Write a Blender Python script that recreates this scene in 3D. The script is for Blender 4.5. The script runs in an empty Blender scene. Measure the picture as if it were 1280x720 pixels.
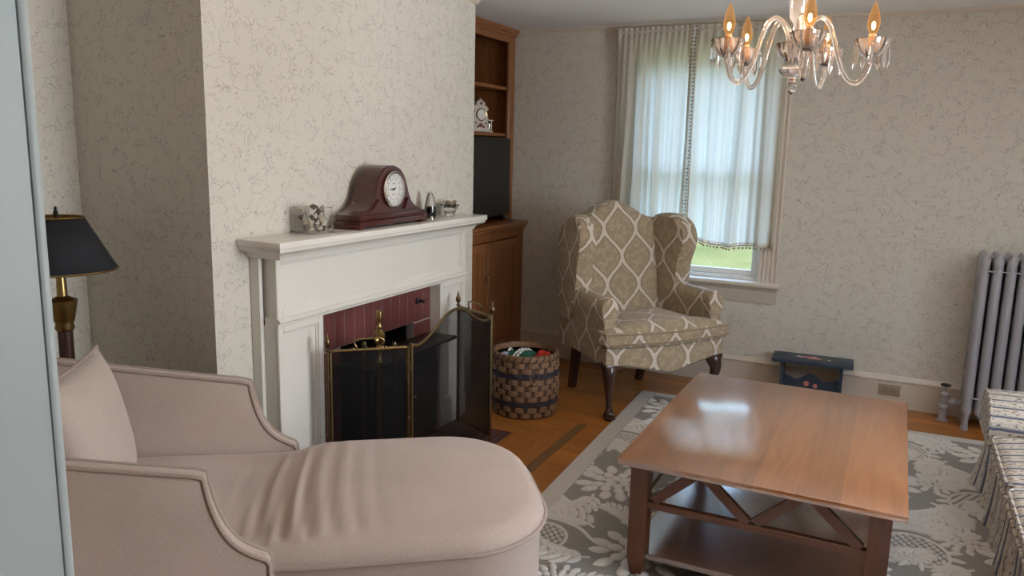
import bpy, bmesh, math, random
from mathutils import Vector, Matrix
rnd = random.Random(7)
SC = bpy.context.scene
COL = SC.collection
PI = math.pi

# ------------------------------------------------------------------ helpers
def V(*a): return Vector(a)
def nb(): return bmesh.new()

def merge(bm, t, M=None):
    if M is not None: bmesh.ops.transform(t, matrix=M, verts=t.verts)
    me = bpy.data.meshes.new('tmp'); t.to_mesh(me); t.free()
    bm.from_mesh(me); bpy.data.meshes.remove(me)

def box(bm, x0, x1, y0, y1, z0, z1, bev=0.0, seg=2, M=None):
    t = nb()
    bmesh.ops.create_cube(t, size=1.0)
    bmesh.ops.scale(t, vec=(x1-x0, y1-y0, z1-z0), verts=t.verts)
    if bev > 0: bmesh.ops.bevel(t, geom=t.edges[:], offset=bev, segments=seg, affect='EDGES', profile=.5)
    bmesh.ops.translate(t, vec=((x0+x1)/2, (y0+y1)/2, (z0+z1)/2), verts=t.verts)
    merge(bm, t, M)

def beam(bm, p0, p1, w, h, up=(0, 0, 1), bev=0.0):
    p0, p1 = Vector(p0), Vector(p1); d = p1-p0; L = d.length; d.normalize()
    s = d.cross(Vector(up)).normalized(); u = s.cross(d).normalized()
    M = Matrix((s, d, u)).transposed().to_4x4(); M.translation = (p0+p1)/2
    box(bm, -w/2, w/2, -L/2, L/2, -h/2, h/2, bev, 1, M)

def loft(bm, rings, closed=True, caps=True):
    vr = [[bm.verts.new(p) for p in r] for r in rings]
    n = len(rings[0])
    for a, b in zip(vr, vr[1:]):
        for i in range(n if closed else n-1):
            j = (i+1) % n
            try: bm.faces.new((a[i], a[j], b[j], b[i]))
            except ValueError: pass
    if caps and closed:
        try: bm.faces.new(list(reversed(vr[0])))
        except ValueError: pass
        try: bm.faces.new(vr[-1])
        except ValueError: pass
    return vr

def lathe(bm, prof, n=24, M=None, ripple=0, ramp=0.0, cap=True):
    t = nb(); rings = []
    for r, z in prof:
        rings.append([(max(r, 1e-4)*(1+(ramp*math.cos(ripple*2*PI*i/n) if ripple else 0))*math.cos(2*PI*i/n),
                       max(r, 1e-4)*(1+(ramp*math.cos(ripple*2*PI*i/n) if ripple else 0))*math.sin(2*PI*i/n), z) for i in range(n)])
    loft(t, rings, True, cap); merge(bm, t, M)

def tube(bm, pts, r, n=8, closed=False):
    pts = [Vector(p) for p in pts]; m = len(pts)
    rs = r if isinstance(r, (list, tuple)) else [r]*m
    rings = []; prev = None
    for i, p in enumerate(pts):
        if closed: d = pts[(i+1) % m]-pts[i-1]
        else: d = pts[min(i+1, m-1)]-pts[max(i-1, 0)]
        if d.length < 1e-9: d = Vector((0, 0, 1))
        d.normalize()
        if prev is None:
            a = Vector((0, 0, 1)) if abs(d.z) < .9 else Vector((1, 0, 0))
            prev = d.cross(a).normalized()
        prev = (prev-d*prev.dot(d)).normalized(); b = d.cross(prev)
        rings.append([p+(prev*math.cos(2*PI*k/n)+b*math.sin(2*PI*k/n))*rs[i] for k in range(n)])
    if closed: rings.append(rings[0])
    loft(bm, rings, True, not closed)
    if closed: bmesh.ops.remove_doubles(bm, verts=bm.verts[:], dist=1e-6)

def ell(bm, c, r, nu=14, nv=9, M=None):
    t = nb(); bmesh.ops.create_uvsphere(t, u_segments=nu, v_segments=nv, radius=1.0)
    if isinstance(r, (int, float)): r = (r, r, r)
    X = Matrix.Translation(Vector(c)) @ (M if M else Matrix.Identity(4)) @ Matrix.Diagonal((*r, 1.0))
    merge(bm, t, X)

def prism(bm, poly, vec):
    v = Vector(vec); a = [Vector(p) for p in poly]
    loft(bm, [a, [p+v for p in a]])

def catmull(pts, k=6, closed=False):
    P = [Vector(p) for p in pts]; n = len(P); out = []
    rng = range(n if closed else n-1)
    for i in rng:
        if closed: a, b, c, d = P[i-1], P[i], P[(i+1) % n], P[(i+2) % n]
        else: a, b, c, d = P[max(i-1, 0)], P[i], P[i+1], P[min(i+2, n-1)]
        for j in range(k):
            t = j/k
            out.append(.5*((2*b)+(c-a)*t+(2*a-5*b+4*c-d)*t*t+(3*b-a-3*c+d)*t**3))
    if not closed: out.append(P[-1])
    return out

def pad(bm, outline, z0, z1, crown, r=.02, rb=None, zf=None):
    """upholstery pad: rounded edges, domed top; outline = list of (x,y)"""
    n = len(outline); cx = sum(p[0] for p in outline)/n; cy = sum(p[1] for p in outline)/n
    R = sum(math.hypot(p[0]-cx, p[1]-cy) for p in outline)/n
    rb = r if rb is None else rb
    def ring(off, z, f=None):
        s = (1-off/R) if f is None else f
        o = []
        for p in outline:
            x = cx+(p[0]-cx)*s; y = cy+(p[1]-cy)*s
            o.append((x, y, z+(zf(x, y) if zf else 0)))
        return o
    rings = [ring(rb, z0)]
    for k in range(1, 4):
        a = k/3*PI/2; rings.append(ring(rb*(1-math.sin(a)), z0+rb*(1-math.cos(a))))
    for k in range(0, 4):
        a = k/3*PI/2; rings.append(ring(r*(1-math.cos(a)), z1-r+r*math.sin(a)))
    f0 = 1-r/R
    for f in (.9, .78, .62, .45, .28, .1):
        rings.append(ring(0, z1+crown*(1-(f/f0)**2.4), f))
    loft(bm, rings)

def rrect(x0, x1, y0, y1, r, k=6):
    o = []
    for cx, cy, a in ((x1-r, y1-r, 0), (x0+r, y1-r, PI/2), (x0+r, y0+r, PI), (x1-r, y0+r, 1.5*PI)):
        for i in range(k+1):
            t = a+PI/2*i/k; o.append((cx+r*math.cos(t), cy+r*math.sin(t)))
    return o

def build(name, bm, mat, parent=None, auto=38, flip=False):
    bmesh.ops.recalc_face_normals(bm, faces=bm.faces[:])
    uv = bm.loops.layers.uv.new('UVMap')
    for f in bm.faces:
        f.smooth = True
        n = f.normal; ax = max(range(3), key=lambda i: abs(n[i]))
        for l in f.loops:
            c = l.vert.co
            l[uv].uv = (c.y, c.z) if ax == 0 else ((c.x, c.z) if ax == 1 else (c.x, c.y))
    me = bpy.data.meshes.new(name); bm.to_mesh(me); bm.free()
    me.set_sharp_from_angle(angle=math.radians(auto))
    me.materials.append(mat)
    o = bpy.data.objects.new(name, me); COL.objects.link(o)
    if parent is not None: o.parent = parent
    return o

def tag(o, label, cat, group=None):
    o['label'] = label; o['category'] = cat
    if group: o['group'] = group
    return o
def thing(name, label, cat, loc=(0, 0, 0), rotz=0.0, group=None):
    o = bpy.data.objects.new(name, None); o.empty_display_size = .1; COL.objects.link(o)
    o.location = loc; o.rotation_euler = (0, 0, rotz)
    return tag(o, label, cat, group)
def struct(name, bm, mat, parent=None, auto=38):
    o = build(name, bm, mat, parent, auto)
    if parent is None: o['kind'] = 'structure'
    return o
def copy_part(o, parent, loc=None, rot=None):
    c = o.copy(); COL.objects.link(c); c.parent = parent
    if loc is not None: c.location = loc
    if rot is not None: c.rotation_euler = rot
    return c

# ------------------------------------------------------------------ materials
class NT:
    def __init__(s, name):
        s.m = bpy.data.materials.new(name); s.m.use_nodes = True
        s.t = s.m.node_tree; s.t.nodes.clear()
        s.out = s.t.nodes.new('ShaderNodeOutputMaterial')
    def n(s, ty, **kw):
        x = s.t.nodes.new(ty)
        for k, v in kw.items(): setattr(x, k, v)
        return x
    def l(s, a, b): s.t.links.new(a, b)
    def setin(s, node, **kw):
        for k, v in kw.items():
            i = node.inputs[k.replace('_', ' ')]
            if hasattr(v, 'is_output') or isinstance(v, bpy.types.NodeSocket): s.l(v, i)
            else: i.default_value = v
    def math(s, op, a, b=None, c=None, clamp=False):
        x = s.n('ShaderNodeMath', operation=op, use_clamp=clamp)
        for i, v in enumerate((a, b, c)):
            if v is None: continue
            if isinstance(v, bpy.types.NodeSocket): s.l(v, x.inputs[i])
            else: x.inputs[i].default_value = v
        return x.outputs[0]
    def mix(s, f, a, b):
        x = s.n('ShaderNodeMix', data_type='RGBA')
        for i, v in ((0, f), (6, a), (7, b)):
            if isinstance(v, bpy.types.NodeSocket): s.l(v, x.inputs[i])
            else: x.inputs[i].default_value = v if i == 0 else (*v[:3], 1)
        return x.outputs[2]
    def coord(s, kind='Object', scale=(1, 1, 1), rot=(0, 0, 0)):
        c = s.n('ShaderNodeTexCoord'); mp = s.n('ShaderNodeMapping')
        s.l(c.outputs[kind], mp.inputs[0]); mp.inputs['Scale'].default_value = scale; mp.inputs['Rotation'].default_value = rot
        return mp.outputs[0]
    def noise(s, vec, scale, detail=3.0, rough=.5, dist=0.0):
        x = s.n('ShaderNodeTexNoise'); s.l(vec, x.inputs['Vector'])
        x.inputs['Scale'].default_value = scale; x.inputs['Detail'].default_value = detail
        x.inputs['Roughness'].default_value = rough; x.inputs['Distortion'].default_value = dist
        return x
    def ramp(s, f, stops):
        x = s.n('ShaderNodeValToRGB'); s.l(f, x.inputs[0]); e = x.color_ramp.elements
        while len(e) < len(stops): e.new(.5)
        for i, (p, c) in enumerate(stops):
            e[i].position = p; e[i].color = (*c[:3], 1) if not isinstance(c, (int, float)) else (c, c, c, 1)
        return x.outputs[0]
    def bump(s, h, strength=.2, dist=.002):
        b = s.n('ShaderNodeBump'); s.l(h, b.inputs['Height']); b.inputs['Strength'].default_value = strength; b.inputs['Distance'].default_value = dist
        return b.outputs[0]
    def bsdf(s, color=None, rough=.5, metal=0.0, spec=.5, normal=None, **kw):
        b = s.n('ShaderNodeBsdfPrincipled')
        if isinstance(color, bpy.types.NodeSocket): s.l(color, b.inputs['Base Color'])
        elif color is not None: b.inputs['Base Color'].default_value = (*color, 1)
        if isinstance(rough, bpy.types.NodeSocket): s.l(rough, b.inputs['Roughness'])
        else: b.inputs['Roughness'].default_value = rough
        b.inputs['Metallic'].default_value = metal; b.inputs['Specular IOR Level'].default_value = spec
        if normal is not None: s.l(normal, b.inputs['Normal'])
        for k, v in kw.items(): b.inputs[k.replace('_', ' ')].default_value = v
        s.l(b.outputs[0], s.out.inputs[0])
        return b

def plain(name, col, rough=.5, metal=0.0, spec=.5, var=.06, scale=14.0, bump=0.0, bscale=120.0, **kw):
    t = NT(name); v = t.coord('Object')
    n = t.noise(v, scale, 4).outputs[0]
    c = t.mix(n, tuple(x*(1-var) for x in col), tuple(min(1, x*(1+var)) for x in col))
    nrm = None
    if bump: nrm = t.bump(t.noise(v, bscale, 3).outputs[0], bump, .002)
    t.bsdf(c, rough, metal, spec, nrm, **kw)
    return t.m

def wood(name, dark, light, axis=0, rough=.35, coat=0.0, scale=1.0, planks=None, spec=.5):
    t = NT(name); sc = [14.0*scale]*3; sc[axis] = 1.2*scale
    v = t.coord('Object', tuple(sc))
    n1 = t.noise(v, 2.2, 6, .6, 1.2).outputs[0]
    sc2 = [90.0*scale]*3; sc2[axis] = 3.0*scale
    n2 = t.noise(t.coord('Object', tuple(sc2)), 2.0, 3).outputs[0]
    f = t.math('ADD', t.math('MULTIPLY', n1, .75), t.math('MULTIPLY', n2, .3))
    c = t.ramp(f, [(.3, dark), (.72, light)])
    if planks:
        pa, w = planks
        cs = t.n('ShaderNodeSeparateXYZ'); t.l(t.coord('Object'), cs.inputs[0])
        fl = t.math('FLOOR', t.math('DIVIDE', cs.outputs[pa], w))
        wn = t.n('ShaderNodeTexWhiteNoise', noise_dimensions='1D'); t.l(fl, wn.inputs['W'])
        k = t.math('MULTIPLY_ADD', wn.outputs[0], .35, .82)
        mm = t.n('ShaderNodeMix', data_type='RGBA', blend_type='MULTIPLY'); mm.inputs[0].default_value = 1
        t.l(c, mm.inputs[6]); cc = t.n('ShaderNodeCombineColor')
        for i in range(3): t.l(k, cc.inputs[i])
        t.l(cc.outputs[0], mm.inputs[7]); c = mm.outputs[2]
    t.bsdf(c, rough, 0, spec, t.bump(n2, .08, .001), Coat_Weight=coat, Coat_Roughness=.12)
    return t.m

def wallpaper():
    t = NT('vine_wallpaper')
    uv = t.coord('UV')
    wob = t.noise(uv, 14.0, 2)
    add = t.n('ShaderNodeVectorMath', operation='MULTIPLY_ADD'); t.l(wob.outputs['Color'], add.inputs[0]); add.inputs[1].default_value = (.07, .07, 0); t.l(uv, add.inputs[2])
    wob2 = t.noise(add.outputs[0], 60.0, 2)
    ad2 = t.n('ShaderNodeVectorMath', operation='MULTIPLY_ADD'); t.l(wob2.outputs['Color'], ad2.inputs[0]); ad2.inputs[1].default_value = (.016, .016, 0); t.l(add.outputs[0], ad2.inputs[2])
    def vor(vec, sc, feat):
        x = t.n('ShaderNodeTexVoronoi', feature=feat, voronoi_dimensions='2D'); t.l(vec, x.inputs['Vector']); x.inputs['Scale'].default_value = sc
        return x.outputs['Distance']
    def less(a, b): return t.math('LESS_THAN', a, b)
    def great(a, b): return t.math('GREATER_THAN', a, b)
    m1 = t.noise(uv, 7.0, 2).outputs[0]; m2 = t.noise(add.outputs[0], 16.0, 1).outputs[0]
    e1 = t.math('MULTIPLY', less(vor(ad2.outputs[0], 15.0, 'DISTANCE_TO_EDGE'), .017), great(m2, .50))
    e2 = t.math('MULTIPLY', less(vor(ad2.outputs[0], 42.0, 'DISTANCE_TO_EDGE'), .04), great(t.noise(uv, 18.0, 1).outputs[0], .57))
    d1 = t.math('MULTIPLY', less(vor(ad2.outputs[0], 90.0, 'F1'), .25), great(t.noise(uv, 15.0, 1).outputs[0], .60))
    ln = t.math('MAXIMUM', e1, e2)
    base = t.mix(t.noise(uv, 3.0, 2).outputs[0], (.605, .575, .505), (.645, .615, .545))
    c = t.mix(t.math('MULTIPLY', ln, .72), base, (.33, .29, .27))
    c = t.mix(t.math('MULTIPLY', d1, .6), c, (.38, .31, .29))
    t.bsdf(c, .62, 0, .3, t.bump(t.noise(uv, 300.0, 2).outputs[0], .05, .001))
    return t.m

def ogee():
    t = NT('ogee_damask_fabric'); uv = t.coord('UV')
    s = t.n('ShaderNodeSeparateXYZ'); t.l(uv, s.inputs[0])
    u = t.math('PINGPONG', t.math('DIVIDE', t.math('ADD', s.outputs[0], 10.0), .122), 1.0)
    v = t.math('MULTIPLY', s.outputs[1], 2*PI/.36)
    cv = t.math('COSINE', v)
    sh = t.math('MULTIPLY_ADD', cv, .5, .5)
    d = t.math('ABSOLUTE', t.math('SUBTRACT', u, sh))
    nz = t.noise(uv, 42.0, 2).outputs[0]
    dd = t.math('ADD', d, t.math('MULTIPLY_ADD', nz, .12, -.06))
    band = t.math('LESS_THAN', dd, .105)
    edge = t.math('MULTIPLY', t.math('LESS_THAN', dd, .17), t.math('GREATER_THAN', dd, .105))
    vo = t.n('ShaderNodeTexVoronoi', feature='DISTANCE_TO_EDGE', voronoi_dimensions='2D'); t.l(uv, vo.inputs['Vector']); vo.inputs['Scale'].default_value = 46
    fl = t.math('MULTIPLY', t.math('GREATER_THAN', vo.outputs['Distance'], .12), t.math('GREATER_THAN', t.noise(uv, 24.0, 1).outputs[0], .5))
    fl = t.math('MULTIPLY', fl, t.math('GREATER_THAN', dd, .26))
    base = t.mix(t.noise(uv, 200.0, 2).outputs[0], (.27, .205, .13), (.36, .28, .185))
    c = t.mix(t.math('MULTIPLY', fl, .55), base, (.50, .41, .28))
    c = t.mix(edge, c, (.235, .175, .115))
    c = t.mix(band, c, (.60, .53, .45))
    b = t.bsdf(c, .75, 0, .3, t.bump(t.noise(uv, 500.0, 2).outputs[0], .15, .001), Sheen_Weight=.2)
    return t.m

def stripes():
    t = NT('sofa_stripe_fabric'); co = t.coord('Object')
    wz = t.noise(co, 9.0, 1).outputs[0]
    s = t.n('ShaderNodeSeparateXYZ'); t.l(co, s.inputs[0])
    y = t.math('ADD', s.outputs[1], t.math('MULTIPLY', wz, .012)); y = t.math('ADD', y, t.math('MAXIMUM', t.math('SUBTRACT', s.outputs[2], .375), 0.0))
    f = t.math('FRACT', t.math('DIVIDE', t.math('ADD', y, 20.0), .075))
    c = t.ramp(f, [(0, (.60, .56, .48)), (1, (.60, .56, .48))])
    vo = t.n('ShaderNodeTexVoronoi'); t.l(t.coord('Object', (55, 95, 55)), vo.inputs['Vector']); vo.inputs['Scale'].default_value = 1.0
    spot = t.math('LESS_THAN', vo.outputs['Distance'], .36)
    def rng(a, b): return t.math('MULTIPLY', t.math('GREATER_THAN', f, a), t.math('LESS_THAN', f, b))
    c = t.mix(rng(.02, .20), c, (.12, .125, .18))
    c = t.mix(rng(.235, .275), c, (.22, .21, .25))
    c = t.mix(t.math('MULTIPLY', rng(.30, .44), spot), c, (.16, .16, .20))
    c = t.mix(rng(.46, .485), c, (.22, .21, .25))
    c = t.mix(t.math('MULTIPLY', rng(.55, .92), t.math('GREATER_THAN', t.noise(t.coord('Object', (26, 90, 26)), 1.4, 3).outputs[0], .55)), c, (.26, .20, .19))
    t.bsdf(c, .8, 0, .2, t.bump(t.noise(co, 400.0, 2).outputs[0], .15, .001))
    return t.m

def fabric(name, col, var=.20, stretch=(1, 1, 1)):
    t = NT(name); uv = t.coord('UV', stretch)
    n1 = t.noise(t.coord('UV', (60, 500, 1)), 1.0, 2).outputs[0]; n2 = t.noise(t.coord('UV', (500, 60, 1)), 1.0, 2).outputs[0]
    n3 = t.noise(t.coord('Object'), 4.0, 3).outputs[0]
    f = t.math('ADD', t.math('MULTIPLY', t.math('ADD', n1, n2), .35), t.math('MULTIPLY', n3, .3))
    c = t.mix(f, tuple(x*(1-2*var) for x in col), tuple(min(1, x*(1+2*var)) for x in col))
    t.bsdf(c, .85, 0, .2, t.bump(t.math('ADD', n1, n2), .18, .001), Sheen_Weight=.25, Sheen_Roughness=.5)
    return t.m

def glassm(name, col=(1, 1, 1), rough=.0, ior=1.5):
    t = NT(name); v = t.coord('Object')
    b = t.bsdf(t.mix(t.noise(v, 8, 1).outputs[0], col, tuple(x*.985 for x in col)), rough, 0, .5)
    b.inputs['Transmission Weight'].default_value = 1; b.inputs['IOR'].default_value = ior
    return t.m

def thin_glass(name, tint=(1, 1, 1), refl=.06):
    t = NT(name); tr = t.n('ShaderNodeBsdfTransparent'); tr.inputs[0].default_value = (*tint, 1)
    gl = t.n('ShaderNodeBsdfGlossy'); gl.inputs['Roughness'].default_value = .02
    lw = t.n('ShaderNodeLayerWeight'); lw.inputs[0].default_value = .5
    fr = t.math('MULTIPLY_ADD', t.math('POWER', lw.outputs['Facing'], 5.0), .4, refl)
    mx = t.n('ShaderNodeMixShader'); t.l(fr, mx.inputs[0]); t.l(tr.outputs[0], mx.inputs[1]); t.l(gl.outputs[0], mx.inputs[2])
    t.l(mx.outputs[0], t.out.inputs[0]); return t.m

def screen_mesh():
    t = NT('black_wire_mesh'); uv = t.coord('UV')
    n = t.noise(uv, 900.0, 0).outputs[0]
    d = t.n('ShaderNodeBsdfPrincipled'); d.inputs['Base Color'].default_value = (.008, .008, .009, 1); d.inputs['Roughness'].default_value = .45; d.inputs['Metallic'].default_value = .4
    tr = t.n('ShaderNodeBsdfTransparent'); mx = t.n('ShaderNodeMixShader')
    t.l(t.math('MULTIPLY_ADD', n, .2, .35), mx.inputs[0]); t.l(tr.outputs[0], mx.inputs[1]); t.l(d.outputs[0], mx.inputs[2])
    t.l(mx.outputs[0], t.out.inputs[0]); return t.m

def curtain_mat(name, col, dots=False):
    t = NT(name); uv = t.coord('UV')
    n = t.noise(t.coord('UV', (40, 3, 1)), 1.0, 3).outputs[0]
    c = t.mix(n, tuple(x*.92 for x in col), col)
    if dots:
        s = t.n('ShaderNodeSeparateXYZ'); t.l(uv, s.inputs[0])
        vo = t.n('ShaderNodeTexVoronoi', voronoi_dimensions='2D'); vo.inputs['Randomness'].default_value = .25
        t.l(uv, vo.inputs['Vector']); vo.inputs['Scale'].default_value = 42
        c = t.mix(t.math('LESS_THAN', vo.outputs['Distance'], .24), c, (.16, .15, .15))
    df = t.n('ShaderNodeBsdfDiffuse'); tl = t.n('ShaderNodeBsdfTranslucent'); tr = t.n('ShaderNodeBsdfTransparent')
    t.l(c, df.inputs[0]); t.l(c, tl.inputs[0])
    m1 = t.n('ShaderNodeMixShader'); m1.inputs[0].default_value = .50; t.l(df.outputs[0], m1.inputs[1]); t.l(tl.outputs[0], m1.inputs[2])
    m2 = t.n('ShaderNodeMixShader'); m2.inputs[0].default_value = .0 if dots else .012; t.l(m1.outputs[0], m2.inputs[1]); t.l(tr.outputs[0], m2.inputs[2])
    t.l(m2.outputs[0], t.out.inputs[0]); return t.m

def emis(name, col, st):
    t = NT(name); e = t.n('ShaderNodeEmission'); e.inputs[0].default_value = (*col, 1); e.inputs[1].default_value = st
    t.l(e.outputs[0], t.out.inputs[0]); return t.m

M_WALL = wallpaper()
M_CEIL = plain('ceiling_paint', (.88, .88, .88), .9, spec=.2, var=.02, scale=1.5)
M_TRIM = plain('cream_trim_paint', (.62, .56, .48), .35, var=.03, bump=.03)
M_WHITE = plain('white_gloss_paint', (.74, .72, .67), .22, var=.03, scale=5, bump=.05, bscale=30)
M_DOORP = plain('blue_grey_door_paint', (.46, .525, .53), .4, var=.05, scale=6, bump=.03)
M_OAK = wood('honey_floor_boards_x', (.23, .078, .014), (.50, .20, .042), 0, .38, .15, 1.0, (1, .083))
M_OAKY = wood('honey_floor_boards_y', (.21, .072, .014), (.44, .17, .038), 1, .38, .15)
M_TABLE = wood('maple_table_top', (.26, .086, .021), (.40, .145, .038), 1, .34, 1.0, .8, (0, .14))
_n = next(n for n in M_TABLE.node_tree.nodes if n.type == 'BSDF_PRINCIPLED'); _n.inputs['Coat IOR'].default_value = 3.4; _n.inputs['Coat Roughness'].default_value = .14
M_TABLEL = wood('maple_table_leg', (.10, .029, .009), (.165, .056, .018), 2, .3, .3)  # maple darkened: shade on the legs is put into the colour
M_TABLES = wood('maple_table_rail', (.10, .030, .010), (.165, .056, .018), 0, .3, .3)  # rails and braces darkened the same way in place of shade
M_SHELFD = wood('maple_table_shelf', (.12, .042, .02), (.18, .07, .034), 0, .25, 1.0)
_n = next(n for n in M_SHELFD.node_tree.nodes if n.type == 'BSDF_PRINCIPLED'); _n.inputs['Coat IOR'].default_value = 2.6; _n.inputs['Coat Roughness'].default_value = .2
M_PINE = wood('pine_cabinet_vertical', (.17, .056, .015), (.32, .125, .040), 2, .4, .2)
M_PINEH = wood('pine_cabinet_horizontal', (.17, .056, .015), (.32, .125, .040), 1, .4, .2)
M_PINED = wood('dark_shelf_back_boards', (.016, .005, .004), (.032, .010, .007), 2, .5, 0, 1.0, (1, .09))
M_MAHOG = wood('mahogany_clock_case', (.040, .008, .008), (.085, .016, .015), 1, .25, .4)
M_DARKWOOD = wood('dark_walnut_leg', (.022, .010, .008), (.06, .025, .018), 2, .3, .3)
M_LINEN = fabric('taupe_linen', (.435, .345, .295))
M_LINENP = fabric('taupe_piping', (.33, .26, .22))
M_PILLOW = fabric('pale_taupe_linen', (.46, .38, .33))
M_OGEE = ogee()
M_OGEEP = fabric('tan_piping', (.26, .19, .12))
M_STRIPE = stripes()
M_RUG = plain('grey_rug_ground', (.285, .275, .26), .95, spec=.1, var=.15, scale=300, bump=.3, bscale=500)
M_RUGP = plain('pale_rug_pile', (.66, .64, .615), .95, spec=.1, var=.2, scale=220, bump=.5, bscale=450)
M_RUGB = plain('pale_rug_border', (.54, .515, .48), .95, spec=.1, var=.15, scale=250, bump=.4, bscale=450)
M_BRASS = plain('aged_brass', (.34, .24, .10), .28, 1.0, var=.25, scale=30)
M_FRAME = plain('tarnished_brass', (.23, .165, .08), .32, 1.0, var=.25, scale=30)
M_TAPE = plain('tan_fringe_tape', (.60, .47, .33), .9, var=.2, scale=80)
M_BRASSD = plain('dark_brass', (.16, .11, .06), .35, 1.0, var=.3, scale=30)
M_BLACK = plain('black_iron', (.012, .012, .012), .5, .3, var=.3, scale=20)
M_SHADE = plain('black_lamp_shade', (.012, .013, .018), .85, var=.1)
M_SHADEI = plain('gold_shade_lining', (.35, .20, .07), .35, .7)
M_MESH = screen_mesh()
M_TV = plain('black_plastic', (.010, .010, .011), .35, var=.1)
M_TVS = plain('dark_tv_panel', (.006, .006, .007), .28, var=.05)
M_SILVER = plain('silver_metal', (.75, .74, .71), .2, 1.0)
M_DIAL = plain('white_dial', (.78, .77, .74), .35, var=.02)
M_GLASS = glassm('clear_glass')
M_CRYSTAL = glassm('chandelier_glass', (1, .93, .89), 0.0, 1.5)  # pinkish tint puts the warm bulb light into the glass colour
_n = next(n for n in M_CRYSTAL.node_tree.nodes if n.type == 'BSDF_PRINCIPLED'); _n.inputs['Transmission Weight'].default_value = .90
M_PANE = thin_glass('window_pane_glass')
M_CRYSTALIN = thin_glass('clear_cover_glass')
M_CURT = curtain_mat('cream_voile', (.80, .765, .68))
M_TRIMBAND = curtain_mat('dotted_lace_band', (.90, .88, .84), True)
M_POM = plain('pompom_brown', (.42, .30, .22), .9, var=.3, scale=80)
M_NAVY = plain('navy_painted_wood', (.022, .036, .062), .45, var=.2, scale=9)
M_PINK = plain('pink_painted_petals', (.60, .24, .19), .6, var=.2, scale=60)
M_CREAMP = plain('cream_painted_petals', (.62, .50, .40), .6, var=.2, scale=60)
M_LEAFP = plain('painted_green_leaves', (.16, .18, .08), .6, var=.2, scale=60)
M_RAD = plain('grey_lilac_radiator_paint', (.36, .355, .38), .38, .15, var=.10, scale=9, bump=.25, bscale=60)
M_PORC = plain('ivory_porcelain', (.66, .60, .52), .25, var=.12, scale=50)
M_PORCR = plain('painted_rose_porcelain', (.28, .10, .12), .3, var=.3, scale=60)
M_OUTLET = plain('tan_outlet_plate', (.33, .27, .19), .4, var=.03)
M_OUTLETD = plain('dark_outlet_socket', (.05, .04, .03), .5)
M_WICKER = plain('brown_splint', (.215, .12, .063), .6, var=.35, scale=35, bump=.3, bscale=90)
M_WICKERD = plain('dark_brown_splint', (.065, .032, .02), .7, var=.3, scale=35)
M_WICKERB = plain('navy_splint', (.022, .026, .045), .6, var=.3, scale=40)
M_LEATHER = plain('leather_loop', (.20, .085, .04), .5, var=.2)
M_GREEN = plain('green_knit', (.012, .075, .045), .95, var=.3, scale=150, bump=.8, bscale=160)
M_WHITEK = plain('white_knit', (.66, .66, .64), .95, var=.15, scale=150, bump=.8, bscale=160)
M_LILAC = plain('lilac_knit', (.42, .40, .60), .95, var=.15, scale=150, bump=.8, bscale=160)
M_RED = plain('red_knit', (.42, .03, .02), .95, var=.25, scale=150, bump=.8, bscale=160)
M_SHELLA = plain('grey_shell', (.22, .185, .155), .4, var=.35, scale=70)
M_SHELLB = plain('cream_shell', (.55, .47, .36), .4, var=.3, scale=70)
M_SHELLC = plain('dark_shell', (.09, .07, .06), .4, var=.4, scale=70)
M_POTP = plain('dried_petals', (.30, .25, .19), .8, var=.45, scale=110)
M_INK = plain('dark_bottle_liquid', (.006, .010, .016), .15)
M_CARD = plain('grey_mauve_card', (.42, .36, .34), .5)
M_LAWN = None
# ------------------------------------------------------------------ room shell
YW, ZC = 5.41, 2.445          # window wall, ceiling
XC, YC0, YC1 = -2.36, 2.16, 4.22   # chimney breast face and its two ends
XL = -3.115                   # left wall
XR = 2.65                     # right wall (unseen)
YF = .20                      # front wall with the doorway the photo is taken from
WX0, WX1, WZ0, WZ1 = -1.71, -.80, .745, 2.27   # window opening

b = nb(); box(b, XL-.15, XR+.15, -2.2, YW+.15, -.12, 0); struct('floor', b, M_OAK)
b = nb(); box(b, XL-.15, XR+.15, -2.2, YW+.15, ZC, ZC+.12); struct('ceiling', b, M_CEIL)
b = nb()
for a in ((XL-.15, WX0, YW, YW+.15, 0, ZC), (WX1, XR+.15, YW, YW+.15, 0, ZC), (WX0, WX1, YW, YW+.15, 0, WZ0), (WX0, WX1, YW, YW+.15, WZ1, ZC)): box(b, *a)
struct('wall_back', b, M_WALL)
b = nb(); box(b, XL-.15, XL, -2.2, YW, 0, ZC); struct('wall_left', b, M_WALL)
# chimney breast: a shell with a firebox opening
b = nb(); FB0, FB1, FBZ = 2.85, 3.47, .64
for a in ((XL, XC, YC0, FB0, 0, ZC), (XL, XC, FB1, YC1, 0, ZC), (XL, XC, FB0, FB1, FBZ, ZC), (XL, XL+.1, FB0, FB1, 0, FBZ)): box(b, *a)
struct('wall_chimney', b, M_WALL)
# right wall with two tall windows (daylight source, outside the frame)
RW = [(1.75, 3.25)]; RZ0, RZ1 = .75, 2.25
b = nb(); ys = [-2.2]+[v for w in RW for v in w]+[YW]
for i in range(0, len(ys), 2): box(b, XR, XR+.15, ys[i], ys[i+1], 0, ZC)
for w in RW: box(b, XR, XR+.15, *w, 0, RZ0); box(b, XR, XR+.15, *w, RZ1, ZC)
struct('wall_right', b, M_WALL)
b = nb(); box(b, XL, -.75, YF-.15, YF+.12, 0, ZC); box(b, .65, XR, YF-.15, YF+.12, 0, ZC); box(b, -.75, .65, YF-.15, YF+.12, 2.1, ZC)
struct('wall_front', b, M_WALL)
b = nb(); box(b, XL-.15, XR+.15, -2.35, -2.2, 0, ZC); struct('wall_hall', b, M_WALL)

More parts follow.
